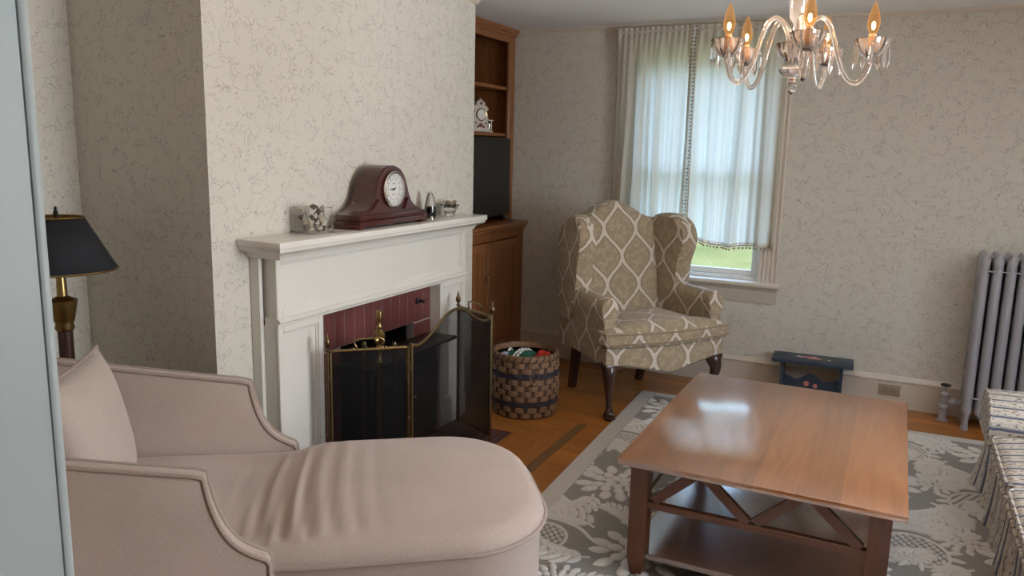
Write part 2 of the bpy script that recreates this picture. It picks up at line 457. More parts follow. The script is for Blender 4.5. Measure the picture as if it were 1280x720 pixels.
def profile_run(name, prof, p0, p1, nrm, mat):
    """moulding: prof = (out, z) polygon swept from p0 to p1"""
    b = nb(); n = Vector(nrm)
    loft(b, [[Vector(p)+n*o+Vector((0, 0, z)) for o, z in prof] for p in (p0, p1)])
    return struct(name, b, mat, None, 30)
BASE = [(0, 0), (.018, 0), (.018, .165), (.026, .168), (.028, .178), (.022, .184), (.016, .196), (.012, .206), (0, .206)]
CROWN = [(0, -.026), (.008, -.026), (.010, -.018), (.020, -.012), (.022, 0), (0, 0)]
profile_run('baseboard_back', BASE, (-2.57, YW, 0), (XR, YW, 0), (0, -1, 0), M_TRIM)
profile_run('baseboard_left', BASE, (XL, YF+.12, 0), (XL, YC0, 0), (1, 0, 0), M_TRIM)
profile_run('baseboard_chimney', BASE, (XL, YC0, 0), (XC, YC0, 0), (0, -1, 0), M_TRIM)
profile_run('trim_1', CROWN, (-2.67, YW, ZC), (XR, YW, ZC), (0, -1, 0), M_TRIM)
profile_run('trim_2', CROWN, (XC, YC0-.02, ZC), (XC, YC1+.02, ZC), (1, 0, 0), M_TRIM)
profile_run('trim_3', CROWN, (XL, YC0, ZC), (XC+.02, YC0, ZC), (0, -1, 0), M_TRIM)

# hearth let into the floor with its mitred frame of boards
b = nb(); HX, HY0, HY1 = -1.83, 2.40, 3.765
for i in range(5):
    for j in range(7):
        x0 = XC+.13+i*(HX-XC-.13)/5; y0 = HY0+j*(HY1-HY0)/7
        box(b, x0+.003, x0+(HX-XC-.13)/5-.003, y0+.003, y0+(HY1-HY0)/7-.003, -.01, .004, .002, 1)
struct('trim_4', b, plain('maroon_hearth_tile', (.085, .035, .036), .45, var=.25, scale=8))
b = nb(); W = .27
prism(b, [(HX, HY0-.0, .0012), (HX+W, HY0-W, .0012), (HX+W, HY1+W, .0012), (HX, HY1, .0012)], (0, 0, .002))
struct('trim_5', b, M_OAKY)
b = nb(); prism(b, [(XC+.14, HY1, .0012), (HX, HY1, .0012), (HX+W, HY1+W, .0012), (XC+.14, HY1+W, .0012)], (0, 0, .002))
struct('trim_6', b, M_OAK)
b = nb(); box(b, HX+W+.004, HX+W+.055, HY0-W, HY1+W+.055, .0, .0034); struct('trim_7', b, wood('greyed_floor_strip', (.12, .06, .025), (.22, .12, .05), 1, .4))

# doorway jamb close to the camera
b = nb(); box(b, -.75, -.553, -.4, .3465, 0, 2.1)
d1 = struct('door_1', b, M_DOORP)
b = nb(); box(b, -.63, -.5512, .3466, .3548, 0, 2.1, .0025, 2); build('casing_edge', b, M_DOORP, d1)
b = nb(); box(b, -.5535, -.5505, .05, .297, 0, 2.1, .001); build('door_stop', b, M_DOORP, d1)

# ------------------------------------------------------------------ window
b = nb()
for a in ((WX0, WX0+.02, YW-.0, YW+.15, WZ0, WZ1), (WX1-.02, WX1, YW, YW+.15, WZ0, WZ1), (WX0, WX1, YW, YW+.15, WZ1-.02, WZ1), (WX0, WX1, YW+.02, YW+.16, WZ0-.01, WZ0+.012)): box(b, *a, .002, 1)
w1 = struct('window_1', b, M_WHITE)
def sash(z0, z1, y, nm):
    b = nb(); x0, x1 = WX0+.02, WX1-.02; s = .045
    for a in ((x0, x0+s, y, y+.035, z0, z1), (x1-s, x1, y, y+.035, z0, z1), (x0+s-.002, x1-s+.002, y+.001, y+.034, z0, z0+s*.9), (x0+s-.002, x1-s+.002, y+.001, y+.034, z1-s*.8, z1)): box(b, *a, .004, 1)
    o = build(nm, b, M_WHITE, w1)
    b = nb(); box(b, x0+s-.005, x1-s+.005, y+.015, y+.019, z0+.03, z1-.03); build('pane', b, M_PANE, o)
sash(WZ0+.012, 1.51, YW+.045, 'lower_sash'); sash(1.475, WZ1-.02, YW+.085, 'upper_sash')
def casing(x0, x1, z0, z1, nm, vertical=True):
    b = nb(); box(b, x0, x1, YW-.020, YW+.001, z0, z1, .002, 1)
    if vertical:
        for k in (.08, .30, .50, .70, .92):
            xx = x0+(x1-x0)*k; tube(b, [(xx, YW-.020, z0), (xx, YW-.020, z1)], .008 if k in (.08, .92) else .006, 8)
    else:
        for k in (.1, .5, .9): tube(b, [(x0, YW-.02, z0+(z1-z0)*k), (x1, YW-.02, z0+(z1-z0)*k)], .008, 8)
    build(nm, b, M_TRIM, w1)
casing(WX1-.012, WX1+.118, WZ0-.015, WZ1+.11, 'side_casing'); casing(WX0-.118, WX0+.012, WZ0-.015, WZ1+.11, 'side_casing')
casing(WX0+.012, WX1-.012, WZ1-.01, WZ1+.11, 'head_casing', False)
b = nb(); box(b, WX0-.145, WX1+.145, YW-.075, YW+.05, WZ0-.045, WZ0-.012, .012, 3); build('stool', b, M_TRIM, w1)
b = nb(); n = [(0, -.045), (.045, -.045), (.040, -.062), (.022, -.075), (.020, -.11), (.014, -.118), (.014, -.15), (.010, -.158), (0, -.158)]
loft(b, [[Vector((x, YW-o, WZ0+z)) for o, z in n] for x in (WX0-.12, WX1+.12)]); build('apron', b, M_TRIM, w1)
for i, w in enumerate(RW):
    b = nb()
    for a in ((w[0]-.1, w[0]+.02, RZ0-.1, RZ1+.1), (w[1]-.02, w[1]+.1, RZ0-.1, RZ1+.1), (w[0], w[1], RZ1-.02, RZ1+.1), (w[0], w[1], RZ0-.1, RZ0+.02)):
        box(b, XR-.02, XR+.03, a[0], a[1], a[2], a[3], .003, 1)
    box(b, XR+.03, XR+.06, w[0], w[1], 1.48, 1.52)
    struct('window_%d' % (i+2), b, M_WHITE)
# grass outside
tl = NT('sunlit_lawn'); co = tl.coord('Object')
cl = tl.ramp(tl.math('ADD', tl.math('MULTIPLY', tl.noise(co, .7, 4).outputs[0], .6), tl.math('MULTIPLY', tl.noise(co, 14.0, 4).outputs[0], .4)), [(.35, (.115, .10, .02)), (.65, (.215, .17, .048))])
tl.bsdf(cl, .95, 0, .1)
b = nb(); box(b, -60, 60, YW+.2, 90, -.9, -.6); o = struct('ground', b, tl.m)

# ------------------------------------------------------------------ curtains
rod = thing('curtain_rod', 'white rod across the window head carrying both cream curtains', 'curtain rod', (-1.28, 5.345, 2.385))
b = nb(); tube(b, [(-.575, 0, 0), (.57, 0, 0)], .009, 10); build('pole', b, M_TRIM, rod)
for s in (-.57, .565):
    b = nb(); box(b, s-.008, s+.008, -.012, .045, -.015, .015, .003, 1); build('bracket', b, M_TRIM, rod)
def curtain(name, label, x0, x1, zb0, zb1, folds, seed, band_side):
    root = thing(name, label, 'curtain', ((x0+x1)/2, 5.345, 2.40), 0, 'cream curtains')
    cx = (x0+x1)/2; r = random.Random(seed); ph = [r.uniform(0, 6.28) for _ in range(6)]
    nu, nz = 150, 44
    def P(u, t):
        x = x0+(x1-x0)*u-cx
        zb = zb0+(zb1-zb0)*u + .010*math.sin(PI*u*3)
        z = 2.415+(zb-2.415)*t-2.40
        amp = .010+.020*min(1, t*1.5)
        y = amp*(math.sin(u*folds*2*PI+ph[0]+.5*math.sin(3*t+ph[1]))+.55*math.sin(u*folds*1.63*2*PI+ph[2]+t)+.3*math.sin(u*folds*3.1*2*PI+ph[3]))
        if t < .045: y = (.006*math.sin(u*folds*19+ph[4])+(.011 if abs(t-.025) < .012 else .0))
        elif t < .14: y = y*(t-.045)/.095+(1-(t-.045)/.095)*.006*math.sin(u*folds*19+ph[4])
        if t > .93: y *= 1.15
        x += .008*math.sin(t*4+ph[5])*math.sin(u*9)
        return (x, -.014-abs(.0)+y*.9, z)
    ts = [i/60 for i in range(9)]+[.15+.85*i/(nz-1) for i in range(nz)]
    b = nb(); loft(b, [[P(i/nu, t) for i in range(nu+1)] for t in ts], False, False)
    build('drape', b, M_CURT, root, 180)
    # beaded lace band
    b = nb(); u0, u1 = (0, .085) if band_side == 'l' else (.945, 1)
    if band_side == 'l':
        loft(b, [[Vector(P(u0+(u1-u0)*i/8, t))+V(0, -.006, 0) for i in range(9)] for t in ts], False, False)
        build('lace_band', b, M_TRIMBAND, root, 180)
        b = nb()
        for uu in (u0, u1): tube(b, [Vector(P(uu, t))+V(0, -.008, 0) for t in ts], .0028, 5)
        build('band_edging', b, M_TAPE, root)
    b = nb(); tube(b, [Vector(P(i/nu, 1))+V(0, -.003, .008) for i in range(0, nu+1, 2)], .0055, 5)
    tube(b, [Vector(P(i/nu, 1))+V(0, -.003, .022) for i in range(0, nu+1, 2)], .003, 5); build('fringe_tape', b, M_TAPE, root)
    k = 27; b = nb(); ell(b, (0, 0, 0), .0075, 10, 7); pom = None
    for i in range(k):
        pom = build('pompom', b, M_POM, root) if pom is None else copy_part(pom, root)
        pom.location = Vector(P((i+.5)/k, 1))+V(0, -.003, -.010)
curtain('curtain', 'cream voile curtain on the left half of the window, behind the wingback chair', -1.85, -1.322, 1.0, .975, 4.5, 3, 'r')
curtain('curtain', 'cream voile curtain on the right half of the window with dotted lace edge', -1.342, -.715, .975, .965, 4.0, 11, 'l')

# ------------------------------------------------------------------ fireplace mantel
man = thing('fireplace_mantel', 'white painted fireplace mantel with panelled frieze and maroon tiles', 'fireplace', (XC, 3.15, 0))
def mb(fn, name, mat, par=man, auto=30):
    b = nb(); fn(b); bmesh.ops.translate(b, vec=(-XC, -3.15, 0), verts=b.verts); return build(name, b, mat, par, auto)
MY0, MY1, XP = 2.372, 3.918, -2.235
def shelf(b):
    box(b, XC+.001, -2.130, 2.285, 3.985, 1.172, 1.2, .005)
    pr = [(0, 1.174), (-.005, 1.160), (-.022, 1.150), (-.045, 1.143), (-.058, 1.130), (-.065, 1.130)]
    rings = []
    for o, z in [(-.008, 1.173), (-.010, 1.160), (-.022, 1.150), (-.042, 1.145), (-.052, 1.134), (-.056, 1.122)]:
        rings.append([(XC+.001, 2.285-o, z), (-2.130+o, 2.285-o, z), (-2.130+o, 3.985+o, z), (XC+.001, 3.985+o, z)])
    loft(b, rings)
mb(shelf, 'shelf', M_WHITE)
def frame_rect(b, y0, y1, z0, z1, w, x, t):
    for a in ((y0, y0+w, z0, z1), (y1-w, y1, z0, z1), (y0+w, y1-w, z0, z0+w), (y0+w, y1-w, z1-w, z1)): box(b, x, x+t, *a, .003, 1)
def frieze(b):
    box(b, XC+.001, XP-.016, MY0+.012, MY1-.012, .858, 1.13)
    frame_rect(b, MY0, MY1, .868, 1.128, .030, XP-.016, .016)
    frame_rect(b, MY0+.028, MY1-.028, .894, 1.102, .012, XP-.017, .009)
mb(frieze, 'frieze_panel', M_WHITE)
def lint(b):
    loft(b, [[(XC+.06, y, .838), (XP+.004, y, .838), (XP+.006, y, .848), (XP+.016, y, .854), (XP+.016, y, .862), (XP+.004, y, .870), (XC+.06, y, .870)] for y in (MY0-.004, MY1+.004)])
mb(lint, 'lintel_moulding', M_WHITE)
for y0, y1 in ((MY0, 2.652), (3.640, MY1)):
    def leg(b):
        box(b, XC+.001, XP-.014, y0, y1, 0, .838)
        frame_rect(b, y0, y1, .13, .838, .030, XP-.014, .016)
        frame_rect(b, y0+.028, y1-.028, .158, .810, .010, XP-.015, .009)
        box(b, XP-.016, XP+.012, y0-.004, y1+.004, 0, .13, .004)
    mb(leg, 'side_panel', M_WHITE)
    def back(b):
        s = y0 if y0 < 3 else y1
        sg = -1 if y0 < 3 else 1
        a, c = sorted((s, s+sg*.02)); box(b, XC+.001, XC+.05, a, c, 0, 1.128, .002, 1)
    mb(back, 'edge_strip', M_WHITE)
M_TILE = plain('maroon_tile', (.155, .048, .044), .38, var=.22, scale=7, bump=.1, bscale=25)
M_GROUT = plain('pale_grout', (.33, .27, .26), .9)
def tiles(b):
    n = 13; y0, y1 = 2.656, 3.636
    for i in range(n):
        a = y0+(y1-y0)*i/n; c = y0+(y1-y0)*(i+1)/n
        box(b, -2.34, -2.296, a+.0028, c-.0028, .642, .836, .002, 1)
    for s0, s1 in ((2.656, FB0), (FB1, 3.636)):
        for k in range(8): box(b, -2.34, -2.296, s0+.002, s1-.002, .004+k*.079, .079+k*.079, .002, 1)
mb(tiles, 'tile_surround', M_TILE)
def grout(b):
    for a in ((2.654, 3.638, .64, .838), (2.654, FB0, 0, .64), (FB1, 3.638, 0, .64)): box(b, XC+.001, -2.300, *a)
mb(grout, 'grout_bed', M_GROUT)
def fbx(b):
    for a in ((XL+.1, XL+.12, FB0, FB1, 0, FBZ), (XL+.1, -2.345, FB0-.001, FB0+.012, 0, FBZ), (XL+.1, -2.345, FB1-.012, FB1+.001, 0, FBZ), (XL+.1, -2.345, FB0, FB1, FBZ-.012, FBZ+.001)): box(b, *a)
mb(fbx, 'firebox_lining', M_BLACK)
def knob(b):
    ell(b, (-2.288, 3.495, .757), (.010, .018, .018)); tube(b, [(-2.29, 3.495, .757), (-2.255, 3.495, .757)], .006, 8); ell(b, (-2.253, 3.495, .757), .010, 10, 8); tube(b, [(-2.253, 3.495, .757), (-2.25, 3.53, .765)], .004, 6)
mb(knob, 'damper_knob', M_BLACK)

# cast iron insert stove standing in the opening
st = thing('stove', 'black iron stove insert in the fireplace opening behind the screen', 'stove', (-2.2, 3.16, .004))
def sb(fn, name, mat, par=st):
    b = nb(); fn(b); bmesh.ops.translate(b, vec=(2.2, -3.16, -.004), verts=b.verts); return build(name, b, mat, par, 30)
sb(lambda b: box(b, -2.62, -2.14, 2.875, 3.445, .05, .545, .006), 'body', M_BLACK)
sb(lambda b: (box(b, -2.285, -2.10, 2.80, 3.60, .548, .566, .006), ), 'top_plate', plain('dark_iron_plate', (.03, .03, .03), .4, .4))
for y0, y1 in ((2.89, 3.155), (3.165, 3.43)):
    def dr(b):
        box(b, -2.14, -2.118, y0, y1, .10, .50, .006); frame_rect(b, y0+.03, y1-.03, .14, .46, .02, -2.119, .008)
    o = sb(dr, 'door', M_BLACK)
    sb(lambda b: (ell(b, (-2.105, (y1-.02 if y0 < 3 else y0+.02), .33), .012), ), 'knob', M_SILVER, o)
for x in (-2.55, -2.19):
    for y in (2.92, 3.40):
        sb(lambda b: lathe(b, [(.024, .005), (.015, .02), (.02, .055)], 10, Matrix.Translation((x, y, 0))), 'leg', M_BLACK)

# ------------------------------------------------------------------ folding fire screen
scr = thing('fire_screen', 'black mesh folding fire screen with brass frame before the fireplace', 'fire screen', (-1.9, 3.2, .004))
A0, A1, B1, C1 = V(-2.150, 2.575, 0), V(-1.895, 2.83, 0), V(-1.872, 3.575, 0), V(-2.175, 3.735, 0)
SO = V(-1.9, 3.2, 0)
def spanel(p, q, top, nm, handle):
    p, q = p-SO, q-SO; d = (q-p); L = d.length; d.normalize(); nrm = V(d.y, -d.x, 0)
    e = .012
    f = lambda s, z, o=0: p+d*s+V(0, 0, z)+nrm*o
    N = 40; prof = [(e+(L-2*e)*i/N, top((i)/N)) for i in range(N+1)]
    b = nb(); tube(b, [f(e, .01)]+[f(s, z) for s, z in prof]+[f(L-e, .01)], .0075, 8)
    tube(b, [f(e, .035), f(L-e, .035)], .006, 8)
    fr = build(nm, b, M_FRAME, scr)
    b = nb(); loft(b, [[f(s, .035, -.001) for s, z in prof], [f(s, z-.002, -.001) for s, z in prof], [f(s, z-.002, .001) for s, z in prof], [f(s, .035, .001) for s, z in prof], [f(s, .035, -.001) for s, z in prof]], False, False)
    build('wire_mesh', b, M_MESH, fr)
    if handle:
        b = nb(); m = L/2; h = .046
        tube(b, catmull([f(m-.07, .697), f(m-.055, .705), f(m-.065, .728), f(m-.05, .697+h), f(m, .697+h), f(m+.05, .697+h), f(m+.065, .728), f(m+.055, .705), f(m+.07, .697)], 4), .0042, 7)
        ell(b, f(m-.07, .70), .008, 8, 6); ell(b, f(m+.07, .70), .008, 8, 6)
        build('handle', b, M_FRAME, fr)
    return fr
flat = lambda t: .695
def arch(t):
    s = abs(t-.5)*2
    return .690+.112*(.5+.5*math.cos(PI*min(1, s/.88)))+(.018*((s-.88)/.12)**2 if s > .88 else 0)
spanel(A0, A1, flat, 'flat_panel', True); spanel(A1, B1, arch, 'arched_panel', False); spanel(B1, C1, flat, 'flat_panel', True)
for p in (A0, B1, C1):
    q = p-SO
    b = nb(); tube(b, [q+V(0, 0, .01), q+V(0, 0, .70)], .006, 8)
    lathe(b, [(.006, .695), (.012, .702), (.006, .708), (.006, .715), (.013, .725), (.015, .737), (.011, .750), (.006, .757), (.008, .762), (.003, .775), (0, .785)], 10, Matrix.Translation(q))
    build('finial_post', b, M_BRASSD, scr)
for p in (A1,):
    q = p-SO; b = nb()
    for s in (-.009, .009): tube(b, [q+V(-.003, s, .005), q+V(-.003, s, .70)], .006, 8)
    for z in (.12, .36, .60): box(b, q.x-.012, q.x+.004, q.y-.014, q.y+.014, z-.015, z+.015, .002, 1)
    build('hinge_post', b, M_BRASSD, scr)

# brass fireplace tools standing behind the screen
TX, TY = -2.04, 2.80
ts_ = thing('tool_stand', 'tall brass stand for fireplace tools behind the left screen panel', 'tool stand', (TX, TY, .004))
b = nb(); lathe(b, [(.085, 0), (.09, .008), (.082, .02), (.05, .028), (.02, .04), (.012, .06)], 24); build('base', b, M_BRASS, ts_)
b = nb(); lathe(b, [(.010, .05), (.008, .30), (.010, .60), (.016, .61), (.010, .62), (.009, .66), (.020, .665), (.020, .68), (.009, .69), (.016, .71), (.020, .73), (.010, .76), (.014, .775), (.009, .785), (.011, .80), (.018, .82), (.016, .845), (.0, .855)], 14); build('stem', b, M_BRASS, ts_)
b = nb()
for k in range(4):
    a = k*PI/2+.5; c, s = math.cos(a), math.sin(a)
    tube(b, catmull([(0, 0, .675), (c*.03, s*.03, .668), (c*.055, s*.055, .672), (c*.06, s*.06, .69)], 4), .005, 6)
ell(b, (0, 0, .735), (.032, .012, .03)); ell(b, (0, 0, .715), (.012, .034, .022))
build('hook_ring', b, M_BRASS, ts_)
def tool(name, label, k, end):
    a = k*PI/2+.5; c, s = math.cos(a)*.068, math.sin(a)*.068
    r = thing(name, label, 'fireplace tool', (TX+c, TY+s, .09), 0)
    b = nb(); tube(b, [(0, 0, .05), (0, 0, .50)], .0045, 8); build('shaft', b, M_BRASSD, r)
    b = nb(); lathe(b, [(.004, .50), (.010, .505), (.007, .52), (.011, .545), (.012, .57), (.007, .59), (.013, .605), (.009, .618), (0, .622)], 10)
    tube(b, catmull([(0, 0, .555), (-c*.2, -s*.2, .575), (-c*.3, -s*.3, .585)], 3), .003, 6); build('handle', b, M_BRASSD, r)
    b = nb(); end(b); build(name.split('_')[-1]+'_head', b, M_BLACK, r)
tool('fire_poker', 'thin brass handled poker hanging from the tool stand', 0, lambda b: tube(b, catmull([(0, 0, .06), (0, 0, .0), (.012, .012, .01), (.025, .02, .03)], 4), .005, 7))
tool('fire_shovel', 'brass handled ash shovel with flat black pan on the tool stand', 1, lambda b: box(b, -.04, .04, -.006, .006, -.05, .06, .005))
tool('fire_brush', 'brass handled hearth brush with black bristles on the tool stand', 2, lambda b: lathe(b, [(.008, .06), (.022, .04), (.034, -.05), (.0, -.05)], 14))

# ------------------------------------------------------------------ mantel shelf objects (top at z = 1.2)
ZS = 1.2005
# tambour clock: faces +X, long axis along Y
ck = thing('mantel_clock', 'mahogany tambour clock with round white dial on the mantel shelf', 'clock', (-2.262, 3.135, ZS), math.radians(2)); ck.scale = (1.06, 1.08, 1.06)
def cb(fn, name, mat, par=ck, auto=40):
    b = nb(); fn(b); return build(name, b, mat, par, auto)
def cbase(b):
    box(b, -.068, .078, -.275, .275, .012, .034, .004); box(b, -.062, .070, -.262, .262, .034, .060, .005)
    for y in (-.255, .255): box(b, -.064, .074, y-.02, y+.02, 0, .014, .003)
cb(cbase, 'base', M_MAHOG)
def sil(s=1.0):
    pts = [(-.262, .060), (-.235, .066), (-.195, .080), (-.158, .108), (-.135, .145), (-.120, .185), (-.098, .225), (-.062, .258), (-.02, .272)]
    half = catmull([(0, y*s if s == 1 else y, z) for y, z in pts], 5)
    return [(p.y, p.z) for p in half]+[(-p.y, p.z) for p in reversed(half)]
def cbody(b):
    S = sil(); loft(b, [[(x, y, max(z, .058)) for y, z in S] for x in (-.060, .052)])
    loft(b, [[(x, y*.985, .06+(z-.06)*.985) for y, z in S] for x in (.052, .060)])
cb(cbody, 'case', M_MAHOG)
for s in (-1, 1):
    def fillets(b):
        pl = [(.058, s*.085, .072), (.058, s*.195, .072), (.058, s*.155, .092), (.058, s*.118, .125)]
        prism(b, pl, (.012, 0, 0))
    cb(fillets, 'corner_moulding', M_MAHOG)
RXd = Matrix.Translation((.060, 0, .165)) @ Matrix.Rotation(PI/2, 4, 'Y')
RXd = RXd @ Matrix.Diagonal((.9, .9, 1, 1))
cb(lambda b: lathe(b, [(.084, 0), (.090, .004), (.092, .010), (.086, .016), (.080, .014), (.079, .0), (.084, 0)], 48, RXd, 0, 0, False), 'bezel', M_SILVER)
dial = cb(lambda b: lathe(b, [(0, .0), (.081, .0), (.081, .005), (0, .005)], 48, RXd), 'dial', M_DIAL)
def ticks(b):
    for k in range(60):
        a = k*PI/30; r0, r1, w = (.050, .064, .0020) if k % 5 == 0 else (.062, .0655, .0007)
        c, s = math.cos(a), math.sin(a)
        beam(b, (.0655, c*r0, .165+s*r0), (.0655, c*r1, .165+s*r1), w, .0008, (1, 0, 0))
    tube(b, [(.0655, .046*math.cos(i*PI/20), .165+.046*math.sin(i*PI/20)) for i in range(40)], .0006, 5, True)
    for z in (.19, .142): box(b, .0652, .0660, -.012, .012, z-.0015, z+.0015)
cb(ticks, 'hour_marks', plain('dark_grey_ink', (.10, .10, .10), .6), dial)
def hands(b):
    beam(b, (.0675, .004, .165), (.0675, -.036, .1645), .004, .0008, (1, 0, 0)); beam(b, (.0685, .0, .165), (.0685, -.020, .1655), .007, .0008, (1, 0, 0))
    beam(b, (.0680, .0, .165), (.0680, .014, .172), .005, .0008, (1, 0, 0)); ell(b, (.068, 0, .165), (.003, .006, .006))
cb(hands, 'hands', plain('black_hands', (.02, .02, .02), .4), dial)
cb(lambda b: lathe(b, [(.080, .012), (.06, .018), (.03, .021), (0, .022)], 40, RXd, 0, 0, False), 'cover_glass', M_CRYSTALIN)

# square glass tank of shells
GX, GY = -2.276, 2.645
gt = thing('glass_tank', 'clear square glass tank filled with sea shells on the mantel end', 'glass tank', (GX, GY, ZS), math.radians(-12))
b = nb(); W, Hh, T = .060, .112, .004
box(b, -W, W, -W, W, 0, .010, .002, 1)
for a in ((-W, W, -W, -W+T), (-W, W, W-T, W), (-W, -W+T, -W+T, W-T), (W-T, W, -W+T, W-T)): box(b, *a, .010, Hh, .0012, 1)
build('glass_walls', b, M_CRYSTALIN, gt)
b = nb()
for x, y in ((-W, -W), (W, -W), (-W, W), (W, W)): tube(b, [(x*.985, y*.985, 0), (x*.985, y*.985, Hh)], .0022, 6)
tube(b, [(-W, -W, Hh), (W, -W, Hh), (W, W, Hh), (-W, W, Hh)], .0018, 6, True); tube(b, [(-W, -W, .006), (W, -W, .006), (W, W, .006), (-W, W, .006)], .004, 6, True)
build('polished_edges', b, M_GLASS, gt)
def shell_fan(b, R):
    N = 13; rings = []
    for j in range(5):
        f = j/4; rings.append([(R*f*math.sin((i/(N-1)-.5)*2.3)*(1+.06*math.cos(i*PI)), R*f*math.cos((i/(N-1)-.5)*2.3), .32*R*math.sin(f*PI*.55)*(1+.12*math.cos(i*PI))) for i in range(N)])
    loft(b, rings, False, False)
    rings = [[(x, y, z-.10*R) for x, y, z in r] for r in rings]; loft(b, rings, False, False)
def shell_spiral(b, R):
    tube(b, [(R*.9*(1-i/26)*.55*math.cos(i*.75), R*.9*(1-i/26)*.55*math.sin(i*.75), R*(-.5+i/26*1.4)) for i in range(26)], [R*.36*(1-i/27) for i in range(26)], 7)
protos = {}
GA = 'sea shells in the glass tank'
def shell(kind, mat, label, loc, rot, R):
    key = (kind, mat.name)
    if key not in protos:
        b = nb(); (shell_fan if kind == 'fan' else shell_spiral)(b, 1.0)
        o = build('fan_shell' if kind == 'fan' else 'spiral_shell', b, mat, None, 60); protos[key] = o
    else:
        o = protos[key].copy(); COL.objects.link(o)
    o.location = loc; o.rotation_euler = rot; o.scale = (R, R, R); tag(o, label, 'shell', GA)
rs = random.Random(5)
lay = [(-.034, -.034), (.0, -.036), (.034, -.032), (-.035, .0), (.002, .002), (.035, .003), (-.032, .034), (.002, .035), (.033, .034)]
SL = {('fan', 'grey_shell'): 'grey ribbed fan shell in the square glass tank', ('fan', 'cream_shell'): 'cream ribbed fan shell in the square glass tank', ('spiral', 'dark_shell'): 'dark spiral shell in the square glass tank', ('spiral', 'cream_shell'): 'cream spiral shell in the square glass tank'}
KM = [('fan', M_SHELLA), ('fan', M_SHELLB), ('spiral', M_SHELLC), ('spiral', M_SHELLB)]
for L_, z in enumerate((.026, .050, .074, .097)):
    for i, (x, y) in enumerate(lay):
        if L_ == 3 and i in (2, 6, 3): continue
        k, m = KM[(i*2+L_+i//3) % 4]
        R = .0235 if k == 'fan' else .0175
        c, s = math.cos(math.radians(-12)), math.sin(math.radians(-12)); x2, y2 = x+rs.uniform(-.005, .005), y+rs.uniform(-.005, .005)
        shell(k, m, SL[(k, m.name)], (GX+c*x2-s*y2, GY+s*x2+c*y2, ZS+z+rs.uniform(-.004, .004)), (rs.uniform(-1.2, 1.2), rs.uniform(-1.2, 1.2), rs.uniform(0, 6.2)), R)
# card lying between tank and clock
b = nb(); box(b, -.03, .03, -.045, .045, 0, .004, .0015, 1); o = build('flat_card', b, M_CARD); o.location = (-2.205, 2.745, ZS); o.rotation_euler = (0, 0, .12)
tag(o, 'flat mauve card lying on the shelf between shell tank and clock', 'card')
# tiny metal thimble
b = nb(); lathe(b, [(.008, 0), (.0085, .003), (.007, .016), (.005, .02), (0, .021)], 12); o = build('metal_stopper', b, M_SILVER); o.location = (-2.20, 3.492, ZS); tag(o, 'tiny silver metal piece standing beside the right foot of the mahogany clock', 'ornament')
# teardrop bottle
bt = thing('teardrop_bottle', 'small teardrop glass bottle with dark liquid on the mantel shelf', 'bottle', (-2.275, 3.595, ZS)); bt.scale = (1.08, 1.08, 1.22)
b = nb(); out = [(0, 0), (.024, 0), (.030, .008), (.031, .03), (.028, .06), (.020, .09), (.011, .11), (.005, .117), (0, .119)]
lathe(b, out, 24); build('glass_body', b, glassm('smoky_glass', (.93, .93, .92)), bt)
b = nb(); lathe(b, [(0, .003), (.023, .003), (.0285, .010), (.0295, .03), (.028, .052), (0, .053)], 20); build('dark_liquid', b, M_INK, bt)
b = nb(); lathe(b, [(.012, .108), (.009, .113), (.004, .118), (0, .120)], 12); build('glass_tip', b, M_GLASS, bt)
# little crystal bowl with dried petals
bw = thing('crystal_bowl', 'small flared crystal bowl of dried petals at the mantel right end', 'bowl', (-2.275, 3.80, ZS))
b = nb(); lathe(b, [(.026, 0), (.028, .006), (.027, .012), (.036, .03), (.047, .052), (.055, .062), (.058, .066), (.053, .062), (.044, .050), (.033, .030), (.024, .014), (0, .012)], 32, None, 8, .05); build('glass', b, M_GLASS, bw)
b = nb(); rp = random.Random(3)
for i in range(70):
    a, r = rp.uniform(0, 6.28), rp.uniform(0, .040); ell(b, (r*math.cos(a), r*math.sin(a), .028+r*.5+rp.uniform(0, .030)+(.040-r)*.55), (.013, .010, .004), 7, 5, Matrix.Rotation(rp.uniform(0, 3), 4, 'X') @ Matrix.Rotation(rp.uniform(0, 3), 4, 'Y'))
o = build('dried_petals', b, M_POTP); o['kind'] = 'stuff'; o.location = (-2.275, 3.80, ZS); tag(o, 'heap of dried petals filling the small crystal bowl', 'potpourri')

# ------------------------------------------------------------------ built-in cabinet and shelves in the alcove
KX, KY0, KY1 = -2.57, YC1+.003, YW-.019
cab = thing('base_cabinet', 'honey pine base cabinet with two panelled doors in the alcove', 'cabinet', (-2.8, 4.8, 0))
def kb(fn, name, mat, par, auto=30):
    b = nb(); fn(b); bmesh.ops.translate(b, vec=(2.8, -4.8, 0), verts=b.verts); return build(name, b, mat, par, auto)
def kbody(b):
    box(b, XL+.002, KX-.02, KY0, KY1, 0, .99)
    for a in ((KY0, 4.315, 0, .99), (5.288, KY1, 0, .99), (4.315, 5.288, 0, .10), (4.315, 5.288, .93, .99)): box(b, KX-.02, KX, *a, .002, 1)
kb(kbody, 'body', M_PINE, cab)
def kcount(b):
    box(b, XL+.002, KX+.045, KY0, KY1, 1.018, 1.045, .006); box(b, XL+.002, KX+.025, KY0, KY1, .992, 1.018, .008)
kb(kcount, 'counter', M_PINEH, cab)
